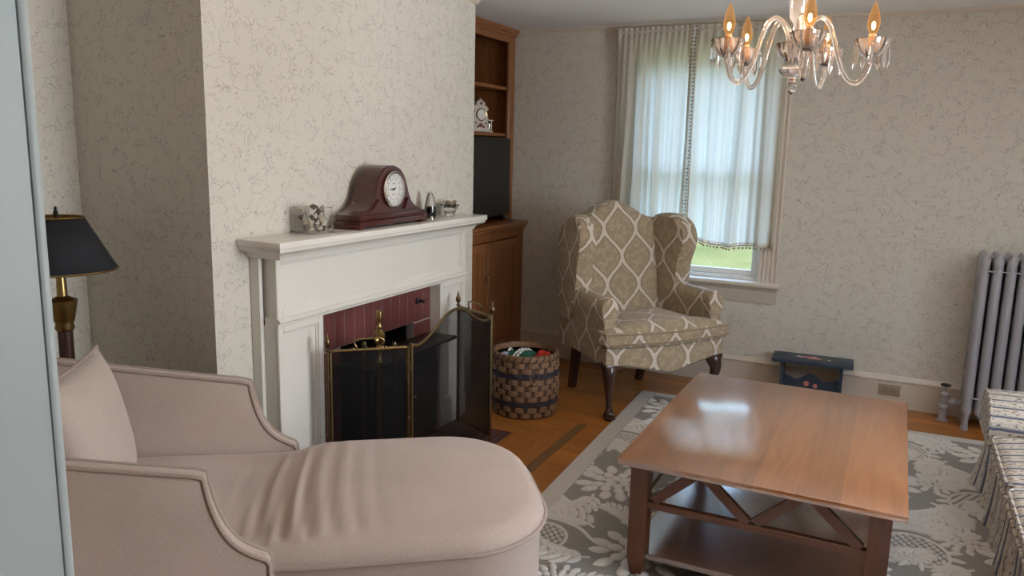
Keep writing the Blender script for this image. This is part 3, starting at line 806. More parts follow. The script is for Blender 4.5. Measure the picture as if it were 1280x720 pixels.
for y0, y1, kk in ((4.318, 4.80, 1), (4.806, 5.285, -1)):
    def door(b):
        w = .062
        for a in ((y0, y0+w, .105, .925), (y1-w, y1, .105, .925), (y0+w, y1-w, .105, .105+w), (y0+w, y1-w, .925-w, .925)): box(b, KX-.004, KX+.014, *a, .003, 1)
        box(b, KX-.004, KX+.004, y0+w, y1-w, .16, .87)
        for i in range(1, 5): box(b, KX+.0035, KX+.0055, y0+w+(y1-y0-2*w)*i/5-.002, y0+w+(y1-y0-2*w)*i/5+.002, .17, .86)
    dd = kb(door, 'door', M_PINE, cab)
    yk = y1-.03 if kk > 0 else y0+.03
    kb(lambda b: lathe(b, [(.008, 0), (.007, .012), (.016, .018), (.018, .026), (.012, .034), (0, .036)], 14, Matrix.Translation((KX+.013, yk, .685)) @ Matrix.Rotation(PI/2, 4, 'Y')), 'knob', M_PINEH, dd)
ush = thing('bookcase', 'honey pine open shelving with dark back above the base cabinet', 'shelves', (-2.8, 4.8, 1.046))
UX = -2.67
def ub(fn, name, mat):
    b = nb(); fn(b); bmesh.ops.translate(b, vec=(2.8, -4.8, -1.046), verts=b.verts); return build(name, b, mat, ush, 30)
def ufr(b):
    for a in ((KY0, 4.335, 1.047, ZC-.002), (5.298, KY1, 1.047, ZC-.002)): box(b, UX-.022, UX, *a, .002, 1)
    box(b, UX-.022, UX, 4.335, 5.298, 2.345, ZC-.002)
    for a in ((KY0, KY0+.02), (KY1-.02, KY1)): box(b, XL+.02, UX-.022, *a, 1.047, ZC-.002)
ub(ufr, 'frame', M_PINE)
ub(lambda b: loft(b, [[(UX-.005, y, ZC-.055), (UX+.010, y, ZC-.055), (UX+.014, y, ZC-.04), (UX+.028, y, ZC-.028), (UX+.032, y, ZC-.003), (UX-.005, y, ZC-.003)] for y in (KY0, KY1)]), 'crown', M_PINEH)
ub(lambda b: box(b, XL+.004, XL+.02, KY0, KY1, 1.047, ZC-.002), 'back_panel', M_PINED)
for z in (1.670, 2.008): ub(lambda b: box(b, XL+.02, UX-.024, KY0+.02, KY1-.02, z, z+.024, .002, 1), 'shelf', M_PINEH)

# television on the counter
tv = thing('television', 'black flat screen television on the pine cabinet counter', 'television', (-2.62, 4.745, 1.0455))
b = nb(); box(b, -.035, .012, -.480, .480, .055, .612, .006); build('casing', b, M_TV, tv)
b = nb(); box(b, .012, .0145, -.470, .470, .070, .604, .001, 1); build('screen', b, M_TVS, tv)
for y in (-.36, .38):
    b = nb(); beam(b, (0, y-.01, .06), (.075, y+.035, .006), .016, .010); beam(b, (-.02, y-.01, .06), (-.12, y+.03, .006), .016, .010); build('foot', b, M_TV, tv)

# porcelain clock and little vase stand on the lower shelf
pc = thing('porcelain_clock', 'ornate ivory porcelain clock with rose paint on the pine shelf', 'clock', (-2.80, 5.075, 1.695), math.radians(-25))
def pb(fn, name, mat, par=pc):
    b = nb(); fn(b); return build(name, b, mat, par, 45)
def pcase(b):
    o = [(-.075, 0), (-.08, .02), (-.06, .035), (-.07, .06), (-.058, .085), (-.066, .12), (-.055, .155), (-.06, .18), (-.035, .19), (-.03, .215), (-.012, .222), (0, .24)]
    o = o+[(-y, z) for y, z in reversed(o[:-1])]
    loft(b, [[(x, y*s, .005+z*s) for y, z in o] for x, s in ((-.03, .94), (-.022, 1), (.022, 1), (.03, .94))])
    for s in (-1, 1):
        for y, z, r in ((.07, .02, .018), (.065, .09, .014), (.06, .165, .014), (.03, .205, .012)): ell(b, (.015, s*y, z), (.016, r, r), 10, 7)
pb(pcase, 'case', M_PORC)
RP = Matrix.Translation((.028, 0, .125)) @ Matrix.Rotation(PI/2, 4, 'Y')
pb(lambda b: lathe(b, [(.040, 0), (.046, .004), (.044, .010), (.038, .008), (.038, 0), (.040, 0)], 28, RP, 0, 0, False), 'bezel', M_BRASS)
pb(lambda b: lathe(b, [(0, 0), (.040, 0), (.040, .005), (0, .006)], 28, RP), 'dial', M_DIAL)
def roses(b):
    for y, z, r in ((0, .05, .022), (-.025, .04, .014), (.025, .04, .014), (0, .205, .016), (-.045, .065, .010), (.045, .065, .010)): ell(b, (.026, y, z), (.010, r, r*.8), 10, 7)
pb(roses, 'painted_roses', M_PORCR)
def pfeet(b):
    for y in (-.055, .055): ell(b, (.005, y, .008), (.025, .018, .010), 10, 6)
pb(pfeet, 'feet', M_PORC)
fg = thing('figurine_stand', 'small ivory scrolled figurine right of the porcelain shelf clock', 'figurine', (-2.78, 5.20, 1.695), math.radians(-25))
b = nb(); box(b, -.018, .018, -.026, .026, 0, .010, .003); box(b, -.016, .016, -.03, .03, .085, .094, .003)
for y in (-.02, .02): lathe(b, [(.006, .01), (.004, .03), (.007, .05), (.004, .07), (.006, .086)], 8, Matrix.Translation((0, y, 0)))
build('frame', b, M_PORC, fg)
b = nb(); lathe(b, [(.010, .01), (.012, .025), (.007, .045), (.010, .055), (.008, .068), (0, .072)], 10); build('figure', b, M_SILVER, fg)
# ------------------------------------------------------------------ splint basket
BX, BY, BR, BH = -1.945, 4.155, .205, .385
bk = thing('splint_basket', 'round woven splint basket with navy bands beside the fire screen', 'basket', (BX, BY, .002))
ROWS, COLS = 11, 32
def cell(b, r, c, rad, hh, z0, z1):
    a0 = 2*PI*(c-.22)/COLS; a1 = a0+2*PI/COLS*1.44; rings = []
    for k in range(4):
        a = a0+(a1-a0)*k/3; q = rad+(.004 if k in (1, 2) else -.003)
        t = (k-1.5)/1.5
        rings.append([((q-.004)*math.cos(a), (q-.004)*math.sin(a), z0), (q*math.cos(a), q*math.sin(a), z0+.002), (q*math.cos(a), q*math.sin(a), z1-.002), ((q-.004)*math.cos(a), (q-.004)*math.sin(a), z1)])
    loft(b, rings)
def rad(z): return .196+.012*math.sin(PI*min(1, z/.36))-.004*(1-z/BH)
bands = {2: 1, 7: 1}
zz = .008
hts = [.034]*ROWS
tgt = nb(); prev = None
for r in range(ROWS):
    kd = r in bands
    if prev is not None and kd != prev:
        build('navy_band' if prev else 'woven_splints', tgt, M_WICKERB if prev else M_WICKER, bk); tgt = nb()
    prev = kd
    if r in bands:
        for q in range(3):
            for c in range(COLS):
                if (q+c) % 2 == 0: cell(tgt, r, c, rad(zz)+.003, 0, zz+q*.0113, zz+q*.0113+.0105)
    else:
        for c in range(COLS):
            if (r+c) % 2 == 0: cell(tgt, r, c, rad(zz)+.003, 0, zz+.001, zz+.033)
    zz += .034
build('woven_splints', tgt, M_WICKER, bk)
b = nb(); pr = [(0, .0), (rad(0)-.002, 0)]+[(rad(.034*i)-.001, .034*i+.004) for i in range(12)]+[(rad(.37)-.010, .378)]+[(rad(.034*i)-.012, .034*i+.006) for i in range(11, -1, -1)]+[(0, .010)]
lathe(b, pr, 60); build('stakes', b, M_WICKERD, bk)
b = nb(); lathe(b, [(rad(.37)-.012, .350), (rad(.37)+.006, .350), (rad(.37)+.010, .365), (rad(.37)+.007, .383), (rad(.37)-.010, .385), (rad(.37)-.014, .37), (rad(.37)-.012, .350)], 60); rim = build('rim', b, M_WICKER, bk)
b = nb()
for k in range(30):
    a = 2*PI*k/30; R1 = rad(.37)+.011
    tube(b, [(R1*math.cos(a), R1*math.sin(a), .348), ((R1+.003)*math.cos(a+.05), (R1+.003)*math.sin(a+.05), .366), ((R1-.008)*math.cos(a+.10), (R1-.008)*math.sin(a+.10), .388), ((R1-.024)*math.cos(a+.11), (R1-.024)*math.sin(a+.11), .380)], .0035, 5)
build('lacing', b, M_WICKERD, rim)
ha = math.radians(-52)
b = nb(); R1 = rad(.3)+.012
def hp(da, z, o): return ((R1+o)*math.cos(ha+da), (R1+o)*math.sin(ha+da), z)
P = catmull([hp(-.17, .325, 0), hp(-.12, .29, .012), hp(-.02, .235, .02), hp(.05, .232, .02), hp(.13, .27, .014), hp(.16, .315, .004), hp(.10, .325, 0)], 5)
loft(b, [[p+Vector((0, 0, .009)), p+Vector((.004*math.cos(ha), .004*math.sin(ha), 0)), p-Vector((0, 0, .009)), p-Vector((.003*math.cos(ha), .003*math.sin(ha), 0))] for p in P]); build('handle_loop', b, M_LEATHER, bk)
kn = thing('knitted_blanket', 'folded green knitted blanket with white stripes lying in the basket', 'blanket', (BX-.035, BY-.01, .235), .3)
def lump(b, c, r, seed, n=22, m=12):
    q = random.Random(seed); ph = [q.uniform(0, 6) for _ in range(4)]; rings = []
    for j in range(1, m):
        th = PI*j/m; rr = []
        for i in range(n):
            a = 2*PI*i/n; k = 1+.07*math.sin(3*a+ph[0]+2*th)+.05*math.sin(5*a+ph[1]-3*th)
            rr.append((c[0]+r[0]*math.sin(th)*math.cos(a)*k, c[1]+r[1]*math.sin(th)*math.sin(a)*k, c[2]-r[2]*math.cos(th)*k))
        rings.append(rr)
    loft(b, rings)
b = nb(); lump(b, (0, 0, 0), (.125, .115, .11), 1); lump(b, (-.05, -.03, .085), (.085, .085, .055), 2); lump(b, (.04, .0, .085), (.08, .09, .055), 4); build('green_folds', b, M_GREEN, kn)
b = nb()
for k in range(2):
    x0 = .03+.022*k
    tube(b, [(x0-.055+.07*t, -.085+.15*t+.010*((i % 2)*2-1), .122+.028*math.sin(PI*t)) for i, t in enumerate([j/12 for j in range(13)])], .0075, 6)
for k in range(1): tube(b, [(-.07+.03*k+.02*t, -.03+.09*t, .110+.035*math.sin(PI*t)) for t in [j/8 for j in range(9)]], .0075, 6)
build('white_zigzag', b, M_WHITEK, kn)
b = nb(); lump(b, (-.075, -.055, .100), (.045, .035, .04), 8); build('lilac_patch', b, M_LILAC, kn)
rk = thing('red_scarf', 'rolled red knitted scarf on the right side inside the basket', 'scarf', (BX+.105, BY+.035, .262))
b = nb(); lump(b, (0, 0, 0), (.062, .08, .09), 12)
for R_, z in ((.045, .085), (.03, .10)): tube(b, [(R_*math.cos(i*PI/10), R_*1.1*math.sin(i*PI/10), z+.006*math.sin(i)) for i in range(20)], .013, 8, True)
build('roll', b, M_RED, rk)

# ------------------------------------------------------------------ wingback chair
wc = thing('wingback_chair', 'tan ogee damask wingback chair with cabriole legs by the window', 'armchair', (-1.183, 4.540, 0), math.radians(51))
def wedge_out():  # bowed front outline of the seat rail
    o = []
    for i in range(13):
        t = i/12; x = -.425+.85*t; o.append((x, -.005-.055*math.sin(PI*t)))
    return o+[(.42, .12), (.36, .66), (-.36, .66), (-.42, .12)]
o = wedge_out(); b = nb()
def zbot(x, y): return .325-(.050*max(0, math.cos(x/.42*PI*1.0))*.6+.03*math.exp(-(x/.10)**2)+.018*math.exp(-((abs(x)-.2)/.07)**2) if y < .02 else 0)
loft(b, [[(x*.97, y*.97+.012, zbot(x, y)) for x, y in o], [(x, y, zbot(x, y)+.014) for x, y in o], [(x, y, .435) for x, y in o], [(x*.96, y*.96+.01, .452) for x, y in o]])
build('seat_rail', b, M_OGEE, wc)
co_ = []
for i in range(15):
    t = i/14; co_.append((-.445+.89*t, -.03-.055*math.sin(PI*t)))
co_ += [(.455, .03), (.44, .085), (.335, .11), (.325, .3), (.31, .53), (-.31, .53), (-.325, .3), (-.335, .11), (-.44, .085), (-.455, .03)]
b = nb(); pad(b, co_, .450, .545, .045, .022); cu = build('seat_cushion', b, M_OGEE, wc)
for z in (.470, .530):
    b = nb(); tube(b, [(x, y, z) for x, y in co_], .006, 6, True); build('piping', b, M_OGEEP, cu)
# back: leaning crowned slab with a camel top
def ytilt(z): return .50+(z-.45)*.17
top = []
for i in range(25):
    t = i/24; x = -.315+.63*t; s = abs(t-.5)*2
    top.append((x, 1.145+.115*(.5+.5*math.cos(PI*min(1, s*1.02)))))
def backring(off, f):
    cx, cz = 0, .80; pts = [(-.30, .44)]+[(-.315, .6), (-.318, .9)]+top+[(.318, .9), (.315, .6), (.30, .44)]
    return [(x*f, ytilt(cz+(z-cz)*f)+off, cz+(z-cz)*f) for x, z in pts]
b = nb(); loft(b, [backring(.13, .9), backring(.125, .97), backring(.09, 1.0), backring(.03, 1.0), backring(.006, .985), backring(-.006, .95), backring(-.022, .8), backring(-.034, .5), backring(-.038, .15)]); build('backrest', b, M_OGEE, wc)
for s in (-1, 1):
    # wing: flared side panel with a rounded top
    wp = catmull([(.50, .50), (.44, .62), (.375, .72), (.365, .79), (.355, .88), (.325, .97), (.315, 1.05), (.345, 1.125), (.42, 1.175), (.52, 1.185), (.61, 1.165), (.69, 1.08), (.715, .95), (.70, .75), (.66, .5)], 3, True)
    def wr(xo, f):
        cy, cz = .53, .85
        o = []
        for p in wp:
            y, z = cy+(p.x-cy)*f, cz+(p.y-cz)*f
            o.append((s*(.315+xo+.055*max(0, (.62-y)/.3)), y, z))
        return o
    b = nb(); loft(b, [wr(-.045, .86), wr(-.042, .94), wr(-.022, .985), wr(.005, 1.0), wr(.035, 1.0), wr(.058, .985), wr(.072, .94), wr(.075, .86)])
    build('wing', b, M_OGEE, wc)
    # arm with rolled top running back into the wing
    prof = [(.415, .335), (.425, .50), (.430, .60), (.445, .645), (.447, .685), (.428, .72), (.395, .735), (.36, .728), (.335, .70), (.328, .665), (.338, .63), (.345, .55), (.345, .44), (.345, .335)]
    rings = []
    for y, f, dz, dx in ((.028, .80, 0, 0), (.030, .90, 0, 0), (.038, .97, 0, 0), (.055, 1, 0, 0), (.15, 1, -.002, -.002), (.28, 1, .0, -.012), (.38, 1, .012, -.022), (.48, 1, .03, -.035), (.62, .98, .03, -.05)):
        rings.append([(s*(.39+(x-.39)*f+dx*(1)), y, .55+(z-.55)*(1-(1-f)*.35)+(dz if z > .6 else 0)) for x, z in prof])
    b = nb(); loft(b, rings); arm = build('arm', b, M_OGEE, wc)
    # outside side panel down to the rail
    b = nb(); loft(b, [[(s*x, y, z) for y, z in ((.05, .335), (.05, .62), (.45, .72), (.70, .72), (.66, .32), (.4, .325))] for x in (.372-.03, .405-.03)]); build('side_panel', b, M_OGEE, wc)
    # cabriole front leg
    K = catmull([(s*.375, .045, .345), (s*.385, .02, .30), (s*.392, .005, .25), (s*.386, .012, .18), (s*.376, .020, .10), (s*.374, .018, .055), (s*.378, .008, .03), (s*.380, .002, .016)], 5)
    R = [.050, .050, .050, .049, .048, .047, .046, .044, .041, .038, .036, .034, .032, .029, .027, .025, .023, .021, .020, .019, .018, .0175, .0175, .018, .019, .022, .026, .030, .033, .034, .034, .034, .033, .032, .030, .026]
    R = [R[min(int(i*(len(R)-1)/(len(K)-1)), len(R)-1)] for i in range(len(K))]
    b = nb(); tube(b, K, R, 12); box(b, s*.375-.055, s*.375+.055, -.018, .085, .312, .342, .010)
    ell(b, (s*.381, -.004, .015+(.012 if s > 0 else 0)*0), (.034, .040, .014), 14, 7); build('leg', b, M_DARKWOOD, wc)
    b = nb(); loft(b, [[(s*x+q[0]*w, y+q[1]*w, z) for q in ((-1, -1), (1, -1), (1, 1), (-1, 1))] for x, y, z, w in ((.285, .585, .345, .026), (.278, .615, .2, .024), (.268, .665, .0, .021))]); build('leg', b, M_DARKWOOD, wc)

# ------------------------------------------------------------------ coffee table
ct = thing('coffee_table', 'square edged maple coffee table with zigzag braces on the grey rug', 'coffee table', (-.353, 3.21, .0135))
TZ = .485-.0135
b = nb(); box(b, -.475, .475, -.638, .638, TZ-.024, TZ, .003, 2); build('tabletop', b, M_TABLE, ct)
for sx in (-1, 1):
    for sy in (-1, 1):
        b = nb(); cx, cy = sx*.402, sy*.55
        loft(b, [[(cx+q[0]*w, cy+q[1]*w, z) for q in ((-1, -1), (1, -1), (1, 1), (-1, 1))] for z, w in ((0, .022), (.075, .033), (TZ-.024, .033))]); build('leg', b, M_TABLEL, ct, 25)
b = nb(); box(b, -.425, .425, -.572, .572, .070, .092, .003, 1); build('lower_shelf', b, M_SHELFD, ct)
for sy in (-1, 1):
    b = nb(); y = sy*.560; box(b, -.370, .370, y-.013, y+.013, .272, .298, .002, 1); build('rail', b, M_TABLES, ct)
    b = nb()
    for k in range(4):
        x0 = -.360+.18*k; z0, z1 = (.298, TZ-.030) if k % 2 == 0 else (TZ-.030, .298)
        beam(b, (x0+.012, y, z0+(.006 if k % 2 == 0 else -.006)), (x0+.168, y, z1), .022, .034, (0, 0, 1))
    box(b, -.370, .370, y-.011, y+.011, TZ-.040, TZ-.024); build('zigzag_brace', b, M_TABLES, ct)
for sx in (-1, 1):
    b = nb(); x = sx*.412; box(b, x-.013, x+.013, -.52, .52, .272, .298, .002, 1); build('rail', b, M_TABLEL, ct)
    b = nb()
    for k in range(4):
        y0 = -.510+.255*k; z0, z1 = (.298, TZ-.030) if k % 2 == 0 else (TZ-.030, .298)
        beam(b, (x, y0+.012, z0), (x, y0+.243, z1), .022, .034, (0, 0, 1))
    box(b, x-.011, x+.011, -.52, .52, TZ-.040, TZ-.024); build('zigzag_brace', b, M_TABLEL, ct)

# ------------------------------------------------------------------ rug with raised floral pile
rug = thing('floor_rug', 'grey area rug with raised pale floral pile under the coffee table', 'rug', (-1.416, 4.880, 0), math.radians(2.0))
RW_, RL = 2.55, 3.45
b = nb(); box(b, 0, RW_, -RL, 0, .001, .0095, .003, 1); build('ground_weave', b, M_RUG, rug)
b = nb()
for a in ((0, .095, -RL, 0), (RW_-.095, RW_, -RL, 0), (.095, RW_-.095, -.07, 0), (.095, RW_-.095, -RL, -RL+.095)): box(b, *a, .002, .0125, .003, 1)
build('border_band', b, M_RUGB, rug)
def petal(b, x, y, ang, L, W, z=.0085, h=.010, bend=0.0, n=5):
    rings = []; a = ang; px, py = x, y
    for i in range(n+1):
        t = i/n; w = W*math.sin(PI*(.12+.80*t))**.8*(1 if 0 < i < n else .35)
        nx, ny = -math.sin(a), math.cos(a)
        hh = h*(.5+.5*math.sin(PI*t))
        rings.append([(px+nx*w, py+ny*w, z), (px+nx*w*.8, py+ny*w*.8, z+hh*.75), (px, py, z+hh), (px-nx*w*.8, py-ny*w*.8, z+hh*.75), (px-nx*w, py-ny*w, z)])
        px += math.cos(a)*L/n; py += math.sin(a)*L/n; a += bend/n
    loft(b, rings, False, False)
def stem(b, pts, w): 
    P = catmull(pts, 8); rings = []
    for i, p in enumerate(P):
        d = (P[min(i+1, len(P)-1)]-P[max(i-1, 0)]).normalized(); nx, ny = -d.y*w, d.x*w
        rings.append([(p.x+nx, p.y+ny, .0085), (p.x+nx*.6, p.y+ny*.6, .013), (p.x-nx*.6, p.y-ny*.6, .013), (p.x-nx, p.y-ny, .0085)])
    loft(b, rings, False, False)
def peony(b, x, y, R, rot, q):
    for r0, L, n, W in ((.55, .47, 12, .138), (.30, .34, 9, .128), (.08, .28, 6, .11)):
        for k in range(n):
            a = rot+2*PI*(k+q.uniform(-.15, .15))/n
            petal(b, x+R*r0*math.cos(a), y+R*r0*math.sin(a), a, R*L*q.uniform(.9, 1.1), R*W, bend=q.uniform(-.3, .3))
    petal(b, x-R*.09, y, rot, R*.18, R*.08)
def acanthus(b, x, y, ang, L, q, side=1):
    P = []; a = ang; px, py = x, y
    for i in range(9):
        P.append((px, py, 0)); px += math.cos(a)*L/8; py += math.sin(a)*L/8; a += side*.13
    stem(b, P, .008)
    for i in range(1, 9):
        d = math.atan2(P[i][1]-P[i-1][1], P[i][0]-P[i-1][0]); f = math.sin(PI*(.18+.75*i/9))
        for s in (-1, 1): petal(b, P[i][0], P[i][1], d+s*.95, L*.38*f*q.uniform(.9, 1.15), L*.058, bend=-s*.7)
    petal(b, P[-1][0], P[-1][1], a, L*.2, L*.05)
def pineapple(b, x, y, ang, R, q):
    c, s = math.cos(ang), math.sin(ang)
    for i in range(-5, 6):
        for j in range(-4, 5):
            u, v = i*.19+(j % 2)*.095, j*.22
            if u*u/1.0+v*v/.72 < .93:
                petal(b, x+R*(u*c-v*s)-R*.07*c, y+R*(u*s+v*c)-R*.07*s, ang, R*.15, R*.075, n=3)
    for k in range(7):
        a = ang+PI+(k-3)*.42; petal(b, x+R*.85*math.cos(a), y+R*.85*math.sin(a), a, R*.55, R*.11, bend=(k-3)*.12)
    N = 26; ring = [(x+R*1.06*(math.cos(t)*c-.86*math.sin(t)*s), y+R*1.06*(math.cos(t)*s+.86*math.sin(t)*c), 0) for t in [2*PI*k/N for k in range(N+1)]]
    stem(b, ring, .008)
b = nb(); q = random.Random(21)
X0, Y0 = .10, -.08
tilew, rowp = .86, .60
for i in range(-1, 4):
    for j in range(-1, 6):
        ox = X0+.10+i*tilew+(tilew/2 if j % 2 else 0); oy = Y0-.22-j*rowp
        mir = 1 if j % 2 == 0 else -1
        def K(fn, dx, dy, *a): fn(b, ox+mir*dx, oy+dy, *a)
        A_ = lambda d: d if mir > 0 else PI-d
        K(peony, .08, 0, .20, q.uniform(0, 6), q)
        K(pineapple, .50, -.06, PI/2+mir*.5, .13, q)
        K(acanthus, .24, -.12, A_(-.35), .30, q, mir)
        K(acanthus, .02, -.17, A_(-1.5), .30, q, -mir)
        K(acanthus, .30, .12, A_(.55), .32, q, -mir)
        K(acanthus, -.12, .12, A_(2.1), .26, q, mir)
        K(acanthus, .14, .18, A_(1.2), .24, q, -mir)
        K(acanthus, .66, -.18, A_(-1.2), .24, q, mir)
        K(acanthus, -.16, -.14, A_(-2.5), .24, q, mir)
        stem(b, [(ox+mir*.28, oy+.02, 0), (ox+mir*.38, oy+.10, 0), (ox+mir*.54, oy+.12, 0), (ox+mir*.66, oy+.06, 0)], .011)
        K(peony, .68, .10, .12, q.uniform(0, 6), q)
        K(peony, .30, -.32, .11, q.uniform(0, 6), q)
# trim motifs to the field
def clip(b, co, no): bmesh.ops.bisect_plane(b, geom=b.verts[:]+b.edges[:]+b.faces[:], plane_co=co, plane_no=no, clear_outer=True)
clip(b, (.10, 0, 0), (-1, 0, 0)); clip(b, (RW_-.10, 0, 0), (1, 0, 0)); clip(b, (0, -.075, 0), (0, 1, 0)); clip(b, (0, -RL+.1, 0), (0, -1, 0))
build('floral_pile', b, M_RUGP, rug, 60)

# ------------------------------------------------------------------ navy step stool
sl = thing('step_stool', 'small navy painted stool with pink flowers against the window wall', 'stool', (-.405, 5.285, 0), math.radians(3))
b = nb(); box(b, -.245, .245, -.130, .095, .263, .283, .004, 2); build('top', b, M_NAVY, sl)
for s in (-1, 1):
    b = nb()
    pts = [(-.085, 0), (-.035, 0), (-.02, .035), (.02, .035), (.035, 0), (.085, 0), (.078, .10), (.070, .263), (-.070, .263), (-.078, .10)]
    loft(b, [[(x, y, z) for y, z in pts] for x in (s*.178-.010, s*.178+.010)]); build('side_leg', b, M_NAVY, sl)
sc_ = [(-.168, .075), (.168, .075)]+[(.168-.336*i/24, .160+.016*math.cos(i/24*PI*4)*1.0-.010*math.cos(i/24*PI*2)) for i in range(25)]
b = nb(); loft(b, [[(x, y, z) for x, z in sc_] for y in (-.050, -.036)]); build('stretcher', b, M_NAVY, sl)
def flower(b, cx, cy, R, plane, z):
    for k in range(6):
        a = 2*PI*k/6
        c = (cx+R*.55*math.cos(a), cy+R*.55*math.sin(a), z) if plane == 'xy' else (cx+R*.55*math.cos(a), z, cy+R*.55*math.sin(a))
        ell(b, c, (R*.45, R*.45, .0012) if plane == 'xy' else (R*.45, .0012, R*.45), 8, 5)
b = nb(); flower(b, 0, -.008, .034, 'xy', 0.2835); flower(b, .03, -.014, .026, 'xy', 0.2838); flower(b, -.03, .004, .024, 'xy', 0.2838); flower(b, -.025, .12, .018, 'xz', -.0503); flower(b, .03, .11, .015, 'xz', -.0503); build('painted_roses', b, M_PINK, sl)
b = nb(); flower(b, -.085, .004, .018, 'xy', 0.2835); flower(b, -.065, -.004, .016, 'xy', 0.2836); flower(b, .01, .012, .022, 'xy', 0.2840); flower(b, .10, -.02, .012, 'xy', 0.2835); build('painted_blossoms', b, M_CREAMP, sl)
b = nb()
for x, y, r in ((-.115, .006, .012), (.065, -.018, .014), (.085, -.012, .010), (-.05, .016, .012), (.045, .014, .012), (.122, -.022, .009)): ell(b, (x, y, .2835), (r*1.4, r*.6, .0012), 8, 5)
build('painted_leaves', b, M_LEAFP, sl)

# outlet on the baseboard
ol = thing('wall_outlet', 'tan horizontal duplex outlet set in the baseboard beside the coffee table', 'outlet', (.060, YW-.018, .112))
b = nb(); box(b, -.064, .064, -.006, .001, -.036, .036, .003, 2); build('plate', b, M_OUTLET, ol)
for s in (-.0195, .0195):
    b = nb(); lathe(b, [(.0155, 0), (.0165, .001), (.0155, .003), (0, .003)], 24, Matrix.Translation((s, -.006, 0)) @ Matrix.Rotation(PI/2, 4, 'X')); f = build('socket', b, M_OUTLET, ol)
    b = nb()
    for dz in (-.005, .005): box(b, s-.005, s+.003, -.0098, -.0085, dz-.0014, dz+.0014)
    lathe(b, [(.002, 0), (.002, .001), (0, .001)], 8, Matrix.Translation((s+.007, -.0088, 0)) @ Matrix.Rotation(PI/2, 4, 'X')); 
    tube(b, [(s+.0162*math.cos(k*PI/12), -.0086, .0162*math.sin(k*PI/12)) for k in range(24)], .0010, 5, True); build('slots', b, M_OUTLETD, f)

# ------------------------------------------------------------------ radiator
rd = thing('radiator', 'old grey painted cast iron column radiator against the window wall', 'radiator', (.475, 5.245, 0))
NS, PITCH = 10, .066
def section(b, end):
    for y in (-.085, 0, .085):
        w = .027 if y else .022; r = .034 if y else .026
        loft(b, [[(w*math.cos(a)*s+0, y+r*math.sin(a)*s, z) for a in [2*PI*k/12 for k in range(12)]] for z, s in ((.10, .7), (.14, .95), (.18, 1), (.98, 1), (1.02, .95), (1.045, .7))])
    for z0, z1 in ((.095, .165), (.975, 1.052)):
        loft(b, [[(x, y, z) for x, z in ((-.026*k, z0+.012), (-.014*k, z0), (.014*k, z0), (.026*k, z0+.012), (.028*k, (z0+z1)/2), (.020*k, z1-.012), (.008*k, z1), (-.008*k, z1), (-.020*k, z1-.012), (-.028*k, (z0+z1)/2))] for y, k in ((-.122, .45), (-.114, .85), (-.09, 1), (0, 1), (.09, 1), (.114, .85), (.122, .45))])
    box(b, -.009, .009, -.085, .085, .15, 1.0)
    if end:
        for y in (-.088, .088): loft(b, [[(.020*math.cos(a)*s, y+.024*math.sin(a)*s, z) for a in [2*PI*k/10 for k in range(10)]] for z, s in ((.0, 1.15), (.012, 1.1), (.03, .85), (.09, 1.0), (.14, 1.2))])
protoS = None
for i in range(NS):
    if i in (0, NS-1):
        b = nb(); section(b, True)
        # cast scrollwork on the outer flank
        if i == 0:
            for z in (.25, .40, .55, .70, .85):
                tube(b, [(-.026, .035*math.sin(t*2*PI), z+.055*math.cos(t*2*PI)) for t in [k/12 for k in range(12)]], .003, 5, True)
            box(b, -.024, -.012, -.085, .085, .16, 1.0)
        s = build('end_section', b, M_RAD, rd)
    elif protoS is None:
        b = nb(); section(b, False); s = protoS = build('section', b, M_RAD, rd)
    else: s = copy_part(protoS, rd)
    s.location = (i*PITCH, 0, 0)
b = nb()
for z in (.13, 1.015): tube(b, [(-.01, 0, z), ((NS-1)*PITCH+.01, 0, z)], .022, 12)
for z in (.20, .955): tube(b, [(-.005, -.112, z), ((NS-1)*PITCH, -.112, z)], .004, 6)
build('tie_rods', b, M_RAD, rd)
b = nb(); vx, vy = -.112, .02
lathe(b, [(.036, 0), (.036, .004), (.024, .006), (.024, .075), (.030, .080), (.032, .095), (.030, .100), (.024, .105), (.025, .150), (.028, .155), (.028, .170), (.018, .178), (.011, .182), (.011, .205), (.006, .207), (.005, .222)], 18, Matrix.Translation((vx, vy, .003)))
MX = Matrix.Translation((vx, vy, .125)) @ Matrix.Rotation(PI/2, 4, 'Y')
lathe(b, [(.015, .0), (.016, .03), (.024, .034), (.027, .046), (.024, .058), (.016, .062), (.016, .072), (.026, .076), (.026, .092), (.020, .10), (.020, .115)], 14, MX)
vb = build('supply_valve', b, M_RAD, rd)
b = nb(); lathe(b, [(0, .214), (.010, .214), (.014, .219), (.026, .218), (.030, .223), (.026, .229), (.012, .230), (0, .232)], 20, Matrix.Translation((vx, vy, .003)), 7, .05); build('hand_wheel', b, M_BLACK, vb)

# ------------------------------------------------------------------ striped sofa
sf = thing('striped_sofa', 'blue and cream striped slipcover sofa facing the coffee table', 'sofa', (.445, 4.25, .0))
SX1, SY = .95, 1.95
b = nb(); box(b, .06, SX1, -SY+.03, -.03, .08, .32, .02); build('base', b, M_STRIPE, sf)
